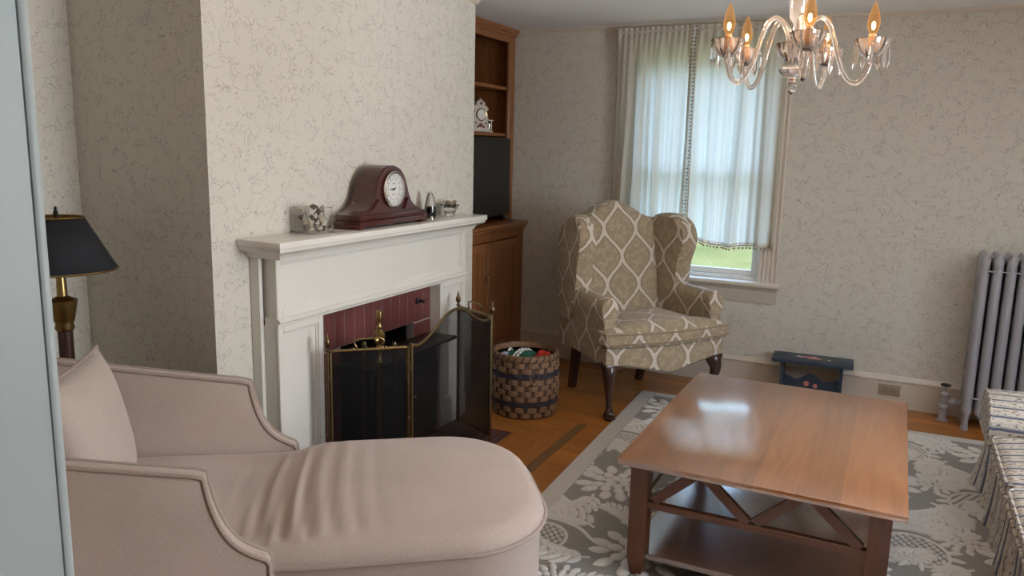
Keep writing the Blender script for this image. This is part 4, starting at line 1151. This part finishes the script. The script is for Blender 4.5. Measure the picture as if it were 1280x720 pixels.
# slip-cover skirt with pleats, flared at the corner
def skirt_pt(s, t):
    # s along the front (0 far corner .. 1 near end); returns outward x
    y = .0-s*SY; z = .345*(1-t)+.012
    fl = .03*t*t+.012*t*math.sin(s*58)+.007*t*math.sin(s*131+1); fl += .035*t*t*math.exp(-(s/.03)**2)
    x = .045-fl+.018*t
    return (x, y+(.03*t*t*math.exp(-(s/.02)**2)), z)
b = nb(); loft(b, [[skirt_pt(i/160, t/12) for t in range(13)] for i in range(161)], False, False)
loft(b, [[(.045-.03*(t/12)**2*math.exp(-(i/3)**2)+(SX1-.03)*i/30, .008+.04*(t/12)**2+.010*t/12*math.sin(i*1.9), .345*(1-t/12)+.012) for t in range(13)] for i in range(31)], False, False)
build('skirt', b, M_STRIPE, sf, 70)
def seat_cush(y0, y1):
    b = nb(); o = rrect(.018, .74, y0, y1, .05); pad(b, o, .315, .405, .045, .04)
    c = build('seat_cushion', b, M_STRIPE, sf)
    b = nb(); tube(b, [(x, y, .388) for x, y in o], .006, 6, True); tube(b, [(x, y, .335) for x, y in o], .006, 6, True); build('welt', b, M_STRIPE, c)
seat_cush(-.99, -.395); seat_cush(-1.56, -1.0)
for yc in (-.19, -SY+.19):
    b = nb()
    pr = [(yc+.165, .33), (yc+.17, .37), (yc+.195, .40), (yc+.20, .445), (yc+.17, .495), (yc+.10, .522), (yc, .528), (yc-.10, .516), (yc-.17, .485), (yc-.205, .44), (yc-.205, .40), (yc-.19, .37), (yc-.19, .33)]
    rings = []
    for x, f in ((.004, .70), (.002, .88), (.012, .97), (.05, 1), (.4, 1.0), (.70, 1.02), (.9, 1.05)):
        rings.append([(x, yc+(y-yc)*f, .43+(z-.43)*f+(max(0, x-.1)*.05 if z > .36 else 0)) for y, z in pr])
    loft(b, rings); a = build('arm', b, M_STRIPE, sf)
    b = nb(); tube(b, [(.010, yc+(y-yc)*.97, .43+(z-.43)*.97) for y, z in pr], .006, 6); build('welt', b, M_STRIPE, a)
b = nb(); loft(b, [[(.70+.14*f+dx, y, z) for dx, z, f in ((0, .36, 0), (0, .5, .15), (.0, .70, .55), (.03, .80, .85), (.10, .83, 1), (.12, .78, .9), (.12, .3, .8))] for y in (-SY+.02, -SY+.05, -.05, -.02)]); build('backrest', b, M_STRIPE, sf)

# ------------------------------------------------------------------ chaise
ch = thing('chaise_longue', 'taupe linen chaise longue with curved low arms in the foreground', 'chaise', (-1.435, 1.444, 0), math.radians(36.87))
def tout(k=0.0):
    o = [(-.76, -.0), (-.02, -.0), (.03, -.002), (.10, -.006)]
    y0, y1, x1 = -.008+k, .820-k, .832-k
    r = .30
    o += [(.20, y0)]
    for i in range(1, 9): a = -PI/2+PI/2*i/8; o.append((x1-r+r*math.cos(a), y0+r+r*math.sin(a)*1.0))
    for i in range(0, 9): a = PI/2*i/8; o.append((x1-r+r*math.cos(a), y1-r+r*math.sin(a)))
    o += [(.20, y1), (.10, y1-.01), (.03, .76), (-.02, .75), (-.76, .75)]
    return o
def dense(o, d=.05):
    out = []
    for i, p in enumerate(o):
        q = o[(i+1) % len(o)]; n = max(1, int(math.hypot(q[0]-p[0], q[1]-p[1])/d))
        for k in range(n): out.append((p[0]+(q[0]-p[0])*k/n, p[1]+(q[1]-p[1])*k/n))
    return out
TO = dense(tout())
b = nb(); c_ = [(x*.985-.0, .375+(y-.375)*.985) for x, y in TO]; c2 = [(x*.95, .375+(y-.375)*.95) for x, y in TO]
loft(b, [[(x, y, .10) for x, y in c2], [(x, y, .125) for x, y in c_], [(x, y, .43) for x, y in c_], [(x, y, .447) for x, y in TO]]); build('base', b, M_LINEN, ch)
def wrink(x, y):
    w = math.exp(-((x-.10)/.17)**2)
    return w*(.0065*math.sin(x*92+1.6*math.sin(y*5)+y*3)+.0035*math.sin(x*150-y*5))*(.55+.45*math.cos((y-.2)*3.2))-.03*math.exp(-((x+.10)/.16)**2)
cx, cy = .15, .375
def edge_dist(x, y):
    d = 9
    for i, (ax_, ay_) in enumerate(TO):
        bx_, by_ = TO[(i+1) % len(TO)]; vx_, vy_ = bx_-ax_, by_-ay_; L2 = vx_*vx_+vy_*vy_
        t = max(0, min(1, ((x-ax_)*vx_+(y-ay_)*vy_)/L2)) if L2 > 0 else 0
        d = min(d, math.hypot(x-ax_-vx_*t, y-ay_-vy_*t))
    return d
def span(u):
    ys = []
    for i, (ax_, ay_) in enumerate(TO):
        bx_, by_ = TO[(i+1) % len(TO)]
        if (ax_-u)*(bx_-u) <= 0 and abs(ax_-bx_) > 1e-9: ys.append(ay_+(by_-ay_)*(u-ax_)/(bx_-ax_))
    return min(ys), max(ys)
us = [-.759+.86*i/90 for i in range(90)]+[.10+(.7315)*math.sin(PI/2*i/60) for i in range(61)]
rows = []
for u in us:
    y0, y1 = span(u); r = []
    for j in range(45):
        w = (y0+y1)/2-(y1-y0)/2*math.cos(PI*j/44); d = edge_dist(u, w)
        q_ = max(0, 1-d/.055)
        z = .447+.050*math.sqrt(max(0, 1-q_*q_))+.040*(1-math.exp(-d/.16))
        if d > .02: z += wrink(u, w)*min(1, (d-.02)/.08)
        r.append((u, w, z))
    rows.append(r)
b = nb(); loft(b, rows, False, False)
se = build('seat_cushion', b, M_LINEN, ch, 180)
b = nb(); tube(b, [(cx+(x-cx)*1.006, cy+(y-cy)*1.006, .447) for x, y in TO], .0075, 7, True); build('piping', b, M_LINENP, se)
AP = [(-.80, .845), (-.55, .805), (-.35, .776), (-.16, .750), (-.135, .742), (-.128, .70), (-.120, .665), (-.106, .622), (-.085, .58), (-.055, .545), (-.02, .522), (.012, .507), (.020, .495), (.020, .12), (-.80, .12)]
AP = [AP[0], AP[1], AP[2], AP[3]]+[(p.x, p.y) for p in catmull([(x, z, 0) for x, z in AP[4:12]], 4)]+AP[12:]
for y0, y1 in ((-.055, -.003), (.755, .808)):
    def aring(y, k):
        n = len(AP); o = []
        for i, (x, z) in enumerate(AP):
            o.append((x-k*.7 if x > -.7 else x, y, z-k if z > .2 else z))
        return o
    b = nb(); loft(b, [aring(y0, .012), aring(y0+.004, .004), aring(y0+.016, 0), aring(y1-.016, 0), aring(y1-.004, .004), aring(y1, .012)]); am = build('arm', b, M_LINEN, ch, 50)
    for y in (y0+.003, y1-.003):
        b = nb(); tube(b, [(x, y, z-.004) for x, z in AP[:-1]], .0065, 7); build('piping', b, M_LINENP, am)
b = nb()
bo = [(.12, -.0), (.40, -.02), (.75, .0), (.93, .0)]
rings = []
for y, f in ((-.055, .96), (-.045, .99), (-.02, 1), (.78, 1), (.80, .99), (.808, .96)):
    rings.append([(-.70, y, .12), (-.72, y, .5), (-.785, y, .90*f), (-.80, y, .935*f), (-.84, y, .95*f), (-.885, y, .925*f), (-.90, y, .86*f), (-.86, y, .12)])
loft(b, rings); build('backrest', b, M_LINEN, ch)
for x in (-.80, .66):
    for y in (.03, .72):
        b = nb(); lathe(b, [(.016, 0), (.020, .02), (.026, .105)], 12, Matrix.Translation((x, y, .0135 if x > 0 else .001))); build('leg', b, M_DARKWOOD, ch)
# pillow leaning on the back of the chaise
ca, sa = math.cos(math.radians(36.87)), math.sin(math.radians(36.87))
def CH(u, w, z): return (-1.435+u*ca-w*sa, 1.444+u*sa+w*ca, z)
pw = thing('throw_pillow', 'pale taupe square pillow leaning against the chaise back', 'pillow', CH(-.540, .385, .692))
pw.rotation_euler = (0, math.radians(-10), math.radians(36.87)); S = .235
def pgrid(sign):
    N = 16; rows = []
    for i in range(N+1):
        r = []
        for j in range(N+1):
            u, v = 2*i/N-1, 2*j/N-1
            k = 1-.05*(1-v*v)*abs(u)**4; l = 1-.05*(1-u*u)*abs(v)**4
            th = .085*((1-abs(u)**2.6)*(1-abs(v)**2.6))**.55
            r.append((sign*(th+.004*math.sin(u*5+v*3)*(1-u*u)*(1-v*v)), u*S*k, v*S*l))
        rows.append(r)
    return rows
b = nb(); loft(b, pgrid(1), False, False); loft(b, pgrid(-1), False, False); bmesh.ops.remove_doubles(b, verts=b.verts[:], dist=.0005); build('cushion', b, M_PILLOW, pw, 80)
b = nb(); e = []
N = 12
for i in range(N): e.append((0, -S+2*S*i/N, -S*(1-.05*(1-(2*i/N-1)**2))))
for i in range(N): e.append((0, S*(1-.05*(1-(2*i/N-1)**2)), -S+2*S*i/N))
for i in range(N): e.append((0, S-2*S*i/N, S*(1-.05*(1-(2*i/N-1)**2))))
for i in range(N): e.append((0, -S*(1-.05*(1-(2*i/N-1)**2)), S-2*S*i/N))
tube(b, e, .006, 6, True); build('piping', b, M_LINENP, pw)

# ------------------------------------------------------------------ lamp on a small round table behind the chaise
LX, LY, LT = -2.731, 1.793, .61
et = thing('lamp_table', 'small round dark wood table holding the brass lamp', 'side table', (LX, LY, 0))
b = nb(); lathe(b, [(0, LT-.022), (.165, LT-.022), (.175, LT-.015), (.175, LT-.005), (.168, LT), (0, LT)], 36); build('top', b, M_DARKWOOD, et)
b = nb(); lathe(b, [(.03, .10), (.022, .16), (.030, .26), (.018, .40), (.026, .50), (.05, LT-.022)], 18); build('pedestal', b, M_DARKWOOD, et)
for k in range(3):
    a = k*2*PI/3; b = nb(); tube(b, catmull([(.015*math.cos(a), .015*math.sin(a), .15), (.08*math.cos(a), .08*math.sin(a), .12), (.15*math.cos(a), .15*math.sin(a), .02), (.17*math.cos(a), .17*math.sin(a), .012)], 4), .013, 8); build('leg', b, M_DARKWOOD, et)
lp = thing('table_lamp', 'brass column lamp with black tapered shade behind the chaise', 'lamp', (LX, LY, LT))
b = nb(); lathe(b, [(.075, 0), (.078, .012), (.062, .026), (.040, .034), (.030, .05), (.034, .075), (.036, .09), (.028, .10)], 24); build('base', b, M_BRASS, lp)
b = nb(); lathe(b, [(.026, .10), (.026, .27)], 20); build('dark_column', b, M_DARKWOOD, lp)
b = nb(); lathe(b, [(.030, .27), (.034, .28), (.030, .295), (.036, .31), (.048, .375), (.050, .385), (.036, .390), (.018, .40), (.016, .47), (.012, .50), (.012, .60)], 20); build('socket_stem', b, M_BRASS, lp)
b = nb(); Zb, Zt, Rb, Rt = .500, .690, .190, .090
lathe(b, [(Rb, Zb), (Rt, Zt)], 48); 
for f in list(b.faces):
    if abs(f.normal.z) > .95 or len(f.verts) > 6: b.faces.remove(f)
sh = build('shade', b, M_SHADE, lp); md = sh.modifiers.new('thickness', 'SOLIDIFY'); md.thickness = .003; md.offset = -1
b = nb(); lathe(b, [(Rb-.005, Zb+.002), (Rt-.005, Zt-.002)], 48)
for f in list(b.faces):
    if len(f.verts) > 6: b.faces.remove(f)
build('shade_lining', b, M_SHADEI, sh)
b = nb()
for R_, z in ((Rb+.001, Zb), (Rt+.001, Zt)): tube(b, [(R_*math.cos(2*PI*i/48), R_*math.sin(2*PI*i/48), z) for i in range(48)], .004, 6, True)
build('rim', b, M_BRASS, sh)
b = nb()
for k in range(3):
    a = k*2*PI/3+.4; tube(b, [(0, 0, Zt-.02), (Rt*math.cos(a), Rt*math.sin(a), Zt-.004)], .0025, 6)
tube(b, [(0, 0, .58), (0, 0, Zt-.02)], .006, 8); build('harp', b, M_BRASS, lp)
b = nb(); lathe(b, [(.008, Zt-.022), (.010, Zt-.012), (.005, Zt-.004), (.007, Zt+.006), (.009, Zt+.018), (.004, Zt+.026), (.006, Zt+.034), (0, Zt+.04)], 12); build('finial', b, M_BLACK, lp)

# ------------------------------------------------------------------ chandelier
CXh, CYh = -.320, 2.50
cd = thing('chandelier', 'five armed clear glass chandelier with lit candle bulbs and crystal drops', 'chandelier', (CXh, CYh, 0))
b = nb(); lathe(b, [(.012, 1.805), (.028, 1.81), (.040, 1.82), (.042, 1.829), (.030, 1.837), (.014, 1.843), (.018, 1.85), (.026, 1.855), (.018, 1.86), (.016, 1.87), (.020, 1.885), (.013, 1.92), (.013, 1.955), (.020, 1.965), (.024, 1.99), (.026, 2.03), (.022, 2.09), (.016, 2.13), (.024, 2.14), (.030, 2.155), (.020, 2.17), (.012, 2.19), (.012, 2.40)], 20, None, 5, .06); build('glass_column', b, M_CRYSTAL, cd)
b = nb(); lathe(b, [(.014, 1.868), (.028, 1.872), (.044, 1.89), (.052, 1.912), (.054, 1.922), (.050, 1.920), (.040, 1.90), (.024, 1.884), (.014, 1.88)], 32, None, 12, .05); hb_ = build('hub_bowl', b, M_CRYSTAL, cd); hb_.location.z = -.018
b = nb(); lathe(b, [(.010, 1.807), (.012, 1.802), (.010, 1.798), (.012, 1.794), (.010, 1.791)], 14); build('finial_cap', b, M_SILVER, cd)
b = nb(); lathe(b, [(.008, 1.791), (.013, 1.786), (.015, 1.777), (.011, 1.767), (.004, 1.760), (0, 1.757)], 8); build('glass_finial', b, M_CRYSTAL, cd)
b = nb(); lathe(b, [(.055, ZC), (.055, ZC-.008), (.045, ZC-.020), (.02, ZC-.030), (.012, ZC-.05), (.012, ZC-.06)], 24); build('ceiling_canopy', b, M_SILVER, cd)
# direction towards camera: arm 0
base_ang = math.atan2(-CYh, -CXh)+math.radians(9)
RA, DZ = .207, -.018
armp = [(.018, .925), (.029, .955), (.049, .985), (.071, .990), (.092, .968), (.108, .925), (.125, .868), (.148, .820), (.174, .806), (.195, .826), (RA, .862), (RA, .880)]
M_FIL = emis('glowing_filament', (1, .52, .16), 60.0)
M_BULB = NT('warm_bulb_glass')
_a = M_BULB.n('ShaderNodeBsdfTransparent'); _a.inputs[0].default_value = (1, .80, .55, 1)
_e = M_BULB.n('ShaderNodeEmission'); _e.inputs[0].default_value = (1, .50, .20, 1); _e.inputs[1].default_value = .7
_lw = M_BULB.n('ShaderNodeLayerWeight'); _lw.inputs[0].default_value = .35
_m = M_BULB.n('ShaderNodeMixShader'); M_BULB.l(M_BULB.math('MULTIPLY_ADD', _lw.outputs['Facing'], .6, .15), _m.inputs[0]); M_BULB.l(_a.outputs[0], _m.inputs[1]); M_BULB.l(_e.outputs[0], _m.inputs[2]); M_BULB.l(_m.outputs[0], M_BULB.out.inputs[0])
M_BULB = M_BULB.m
M_CANDLE = plain('amber_candle_sleeve', (.62, .38, .20), .35)
protoA = {}
def part_at(key, fn, mat, parent, ang, auto=40):
    if key not in protoA:
        b = nb(); fn(b); protoA[key] = o = build(key, b, mat, parent, auto)
    else: o = copy_part(protoA[key], parent)
    o.rotation_euler = (0, 0, ang); o.location.z = DZ; return o
def f_arm(b):
    P = catmull([(r, 0, 1+z) for r, z in armp], 5); tube(b, P, [.0072]*len(P), 10)
def f_cup(b): lathe(b, [(.009, 1.874), (.020, 1.878), (.034, 1.892), (.043, 1.912), (.047, 1.926), (.044, 1.924), (.033, 1.904), (.020, 1.889), (.009, 1.886)], 40, Matrix.Translation((RA, 0, 0)), 10, .06)
def f_sleeve(b): lathe(b, [(.011, 1.884), (.012, 1.90), (.0105, 1.905), (.0105, 1.936), (.008, 1.940)], 14, Matrix.Translation((RA, 0, 0)))
def f_bulb(b): lathe(b, [(.007, 1.938), (.011, 1.944), (.0165, 1.958), (.0175, 1.970), (.0155, 1.985), (.011, 2.002), (.006, 2.016), (.002, 2.026), (0, 2.028)], 18, Matrix.Translation((RA, 0, 0)))
def f_fil(b): ell(b, (RA, 0, 1.962), (.0052, .0052, .0115), 10, 8)
def f_drop(b):
    t = nb()
    ell(t, (0, 0, -.004), .0045, 8, 6)
    lathe(t, [(.0, -.010), (.0045, -.013), (.0075, -.040), (.009, -.050), (.0, -.070)], 4)
    tube(t, [(0, 0, .003), (0, 0, -.010)], .001, 5)
    merge(b, t, Matrix.Diagonal((1, .55, 1, 1)))
for k in range(5):
    ang = base_ang+k*2*PI/5
    part_at('arm', f_arm, M_CRYSTAL, cd, ang); cup = part_at('glass_cup', f_cup, M_CRYSTAL, cd, ang)
    part_at('candle_sleeve', f_sleeve, M_CANDLE, cd, ang); bu = part_at('bulb', f_bulb, M_BULB, cd, ang)
    if 'filament' not in protoA:
        b = nb(); f_fil(b); protoA['filament'] = build('filament', b, M_FIL, bu)
    else: copy_part(protoA['filament'], bu)
    for j in range(7):
        a = 2*PI*j/7+.3
        if 'crystal_drop' not in protoA:
            b = nb(); f_drop(b); o = protoA['crystal_drop'] = build('crystal_drop', b, M_CRYSTAL, cup, 20)
        else: o = copy_part(protoA['crystal_drop'], cup)
        o.location = (RA+.0465*math.cos(a), .0465*math.sin(a), 1.914); o.rotation_euler = (0, 0, a+PI/2)
    L = bpy.data.lights.new('bulb_light', 'POINT'); L.energy = 2.2; L.color = (1, .62, .30); L.shadow_soft_size = .018
    lo = bpy.data.objects.new('bulb_light', L); COL.objects.link(lo)
    lo.location = (CXh+RA*math.cos(ang), CYh+RA*math.sin(ang), 2.03)

# ------------------------------------------------------------------ light and camera
w = bpy.data.worlds.new('sky'); SC.world = w; w.use_nodes = True
nt = w.node_tree; bg = nt.nodes['Background']
tc = nt.nodes.new('ShaderNodeTexCoord'); sx = nt.nodes.new('ShaderNodeSeparateXYZ'); nt.links.new(tc.outputs['Generated'], sx.inputs[0])
rp = nt.nodes.new('ShaderNodeValToRGB'); nt.links.new(sx.outputs[2], rp.inputs[0]); e = rp.color_ramp.elements
e.new(.12); e.new(.2)
for k_, (p_, c_2) in enumerate([(0, (.13, .18, .20, 1)), (.21, (.16, .24, .30, 1)), (.33, (.46, .68, 1, 1)), (.7, (.38, .61, 1, 1))]): e[k_].position = p_; e[k_].color = c_2  # dark low band added as an unseen treeline, dims the table reflection
nt.links.new(rp.outputs[0], bg.inputs[0]); bg.inputs[1].default_value = 7.5
def area(name, loc, rot, sx, sy, e, col, portal=False):
    L = bpy.data.lights.new(name, 'AREA'); L.shape = 'RECTANGLE'; L.size = sx; L.size_y = sy; L.energy = e; L.color = col
    if portal: L.cycles.is_portal = True
    o = bpy.data.objects.new(name, L); COL.objects.link(o); o.location = loc; o.rotation_euler = rot; return o
# daylight entering through the unseen right-hand windows (lamps sit in the openings)
for i, wv in enumerate(RW):
    area('window_daylight', (XR+.12, (wv[0]+wv[1])/2, (RZ0+RZ1)/2), (0, math.radians(90), 0), RZ1-RZ0-.05, wv[1]-wv[0]-.05, 31, (.92, .96, 1.0)).data.spread = math.radians(100)
    # added upward lamp in the same opening, brightens the ceiling
    area('window_ground_bounce', (XR+.10, (wv[0]+wv[1])/2, RZ0+.30), (0, math.radians(148), 0), .5, wv[1]-wv[0]-.05, 64, (.95, .97, 1.0)).data.spread = math.radians(105)
area('window_portal', ((WX0+WX1)/2, YW+.16, (WZ0+WZ1)/2), (math.radians(-90), 0, 0), WX1-WX0, WZ1-WZ0, 1, (1, 1, 1), True)
cam = bpy.data.cameras.new('camera'); co = bpy.data.objects.new('camera', cam); COL.objects.link(co)
F, YAW, PIT, ROL = 972.6, math.radians(-26.21), math.radians(-10.13), math.radians(1.302)
fw = V(math.sin(YAW)*math.cos(PIT), math.cos(YAW)*math.cos(PIT), math.sin(PIT)); rt = V(math.cos(YAW), -math.sin(YAW), 0); up = rt.cross(fw)
r2 = rt*math.cos(ROL)+up*math.sin(ROL); u2 = -rt*math.sin(ROL)+up*math.cos(ROL)
M = Matrix((r2, u2, -fw)).transposed().to_4x4(); M.translation = V(0, 0, 1.58)
co.matrix_world = M; cam.sensor_width = 36; cam.lens = F/1280*36; cam.clip_start = .02; cam.clip_end = 300
SC.camera = co
SC.view_settings.view_transform = 'Standard'; SC.view_settings.look = 'None'; SC.view_settings.gamma = 1; SC.view_settings.exposure = 0.24
SC.view_settings.use_curve_mapping = False
cy = SC.cycles; cy.use_denoising = True; cy.max_bounces = 12; cy.transmission_bounces = 12; cy.transparent_max_bounces = 16; cy.diffuse_bounces = 5
cy.caustics_refractive = False; cy.caustics_reflective = False; cy.sample_clamp_indirect = 6.0
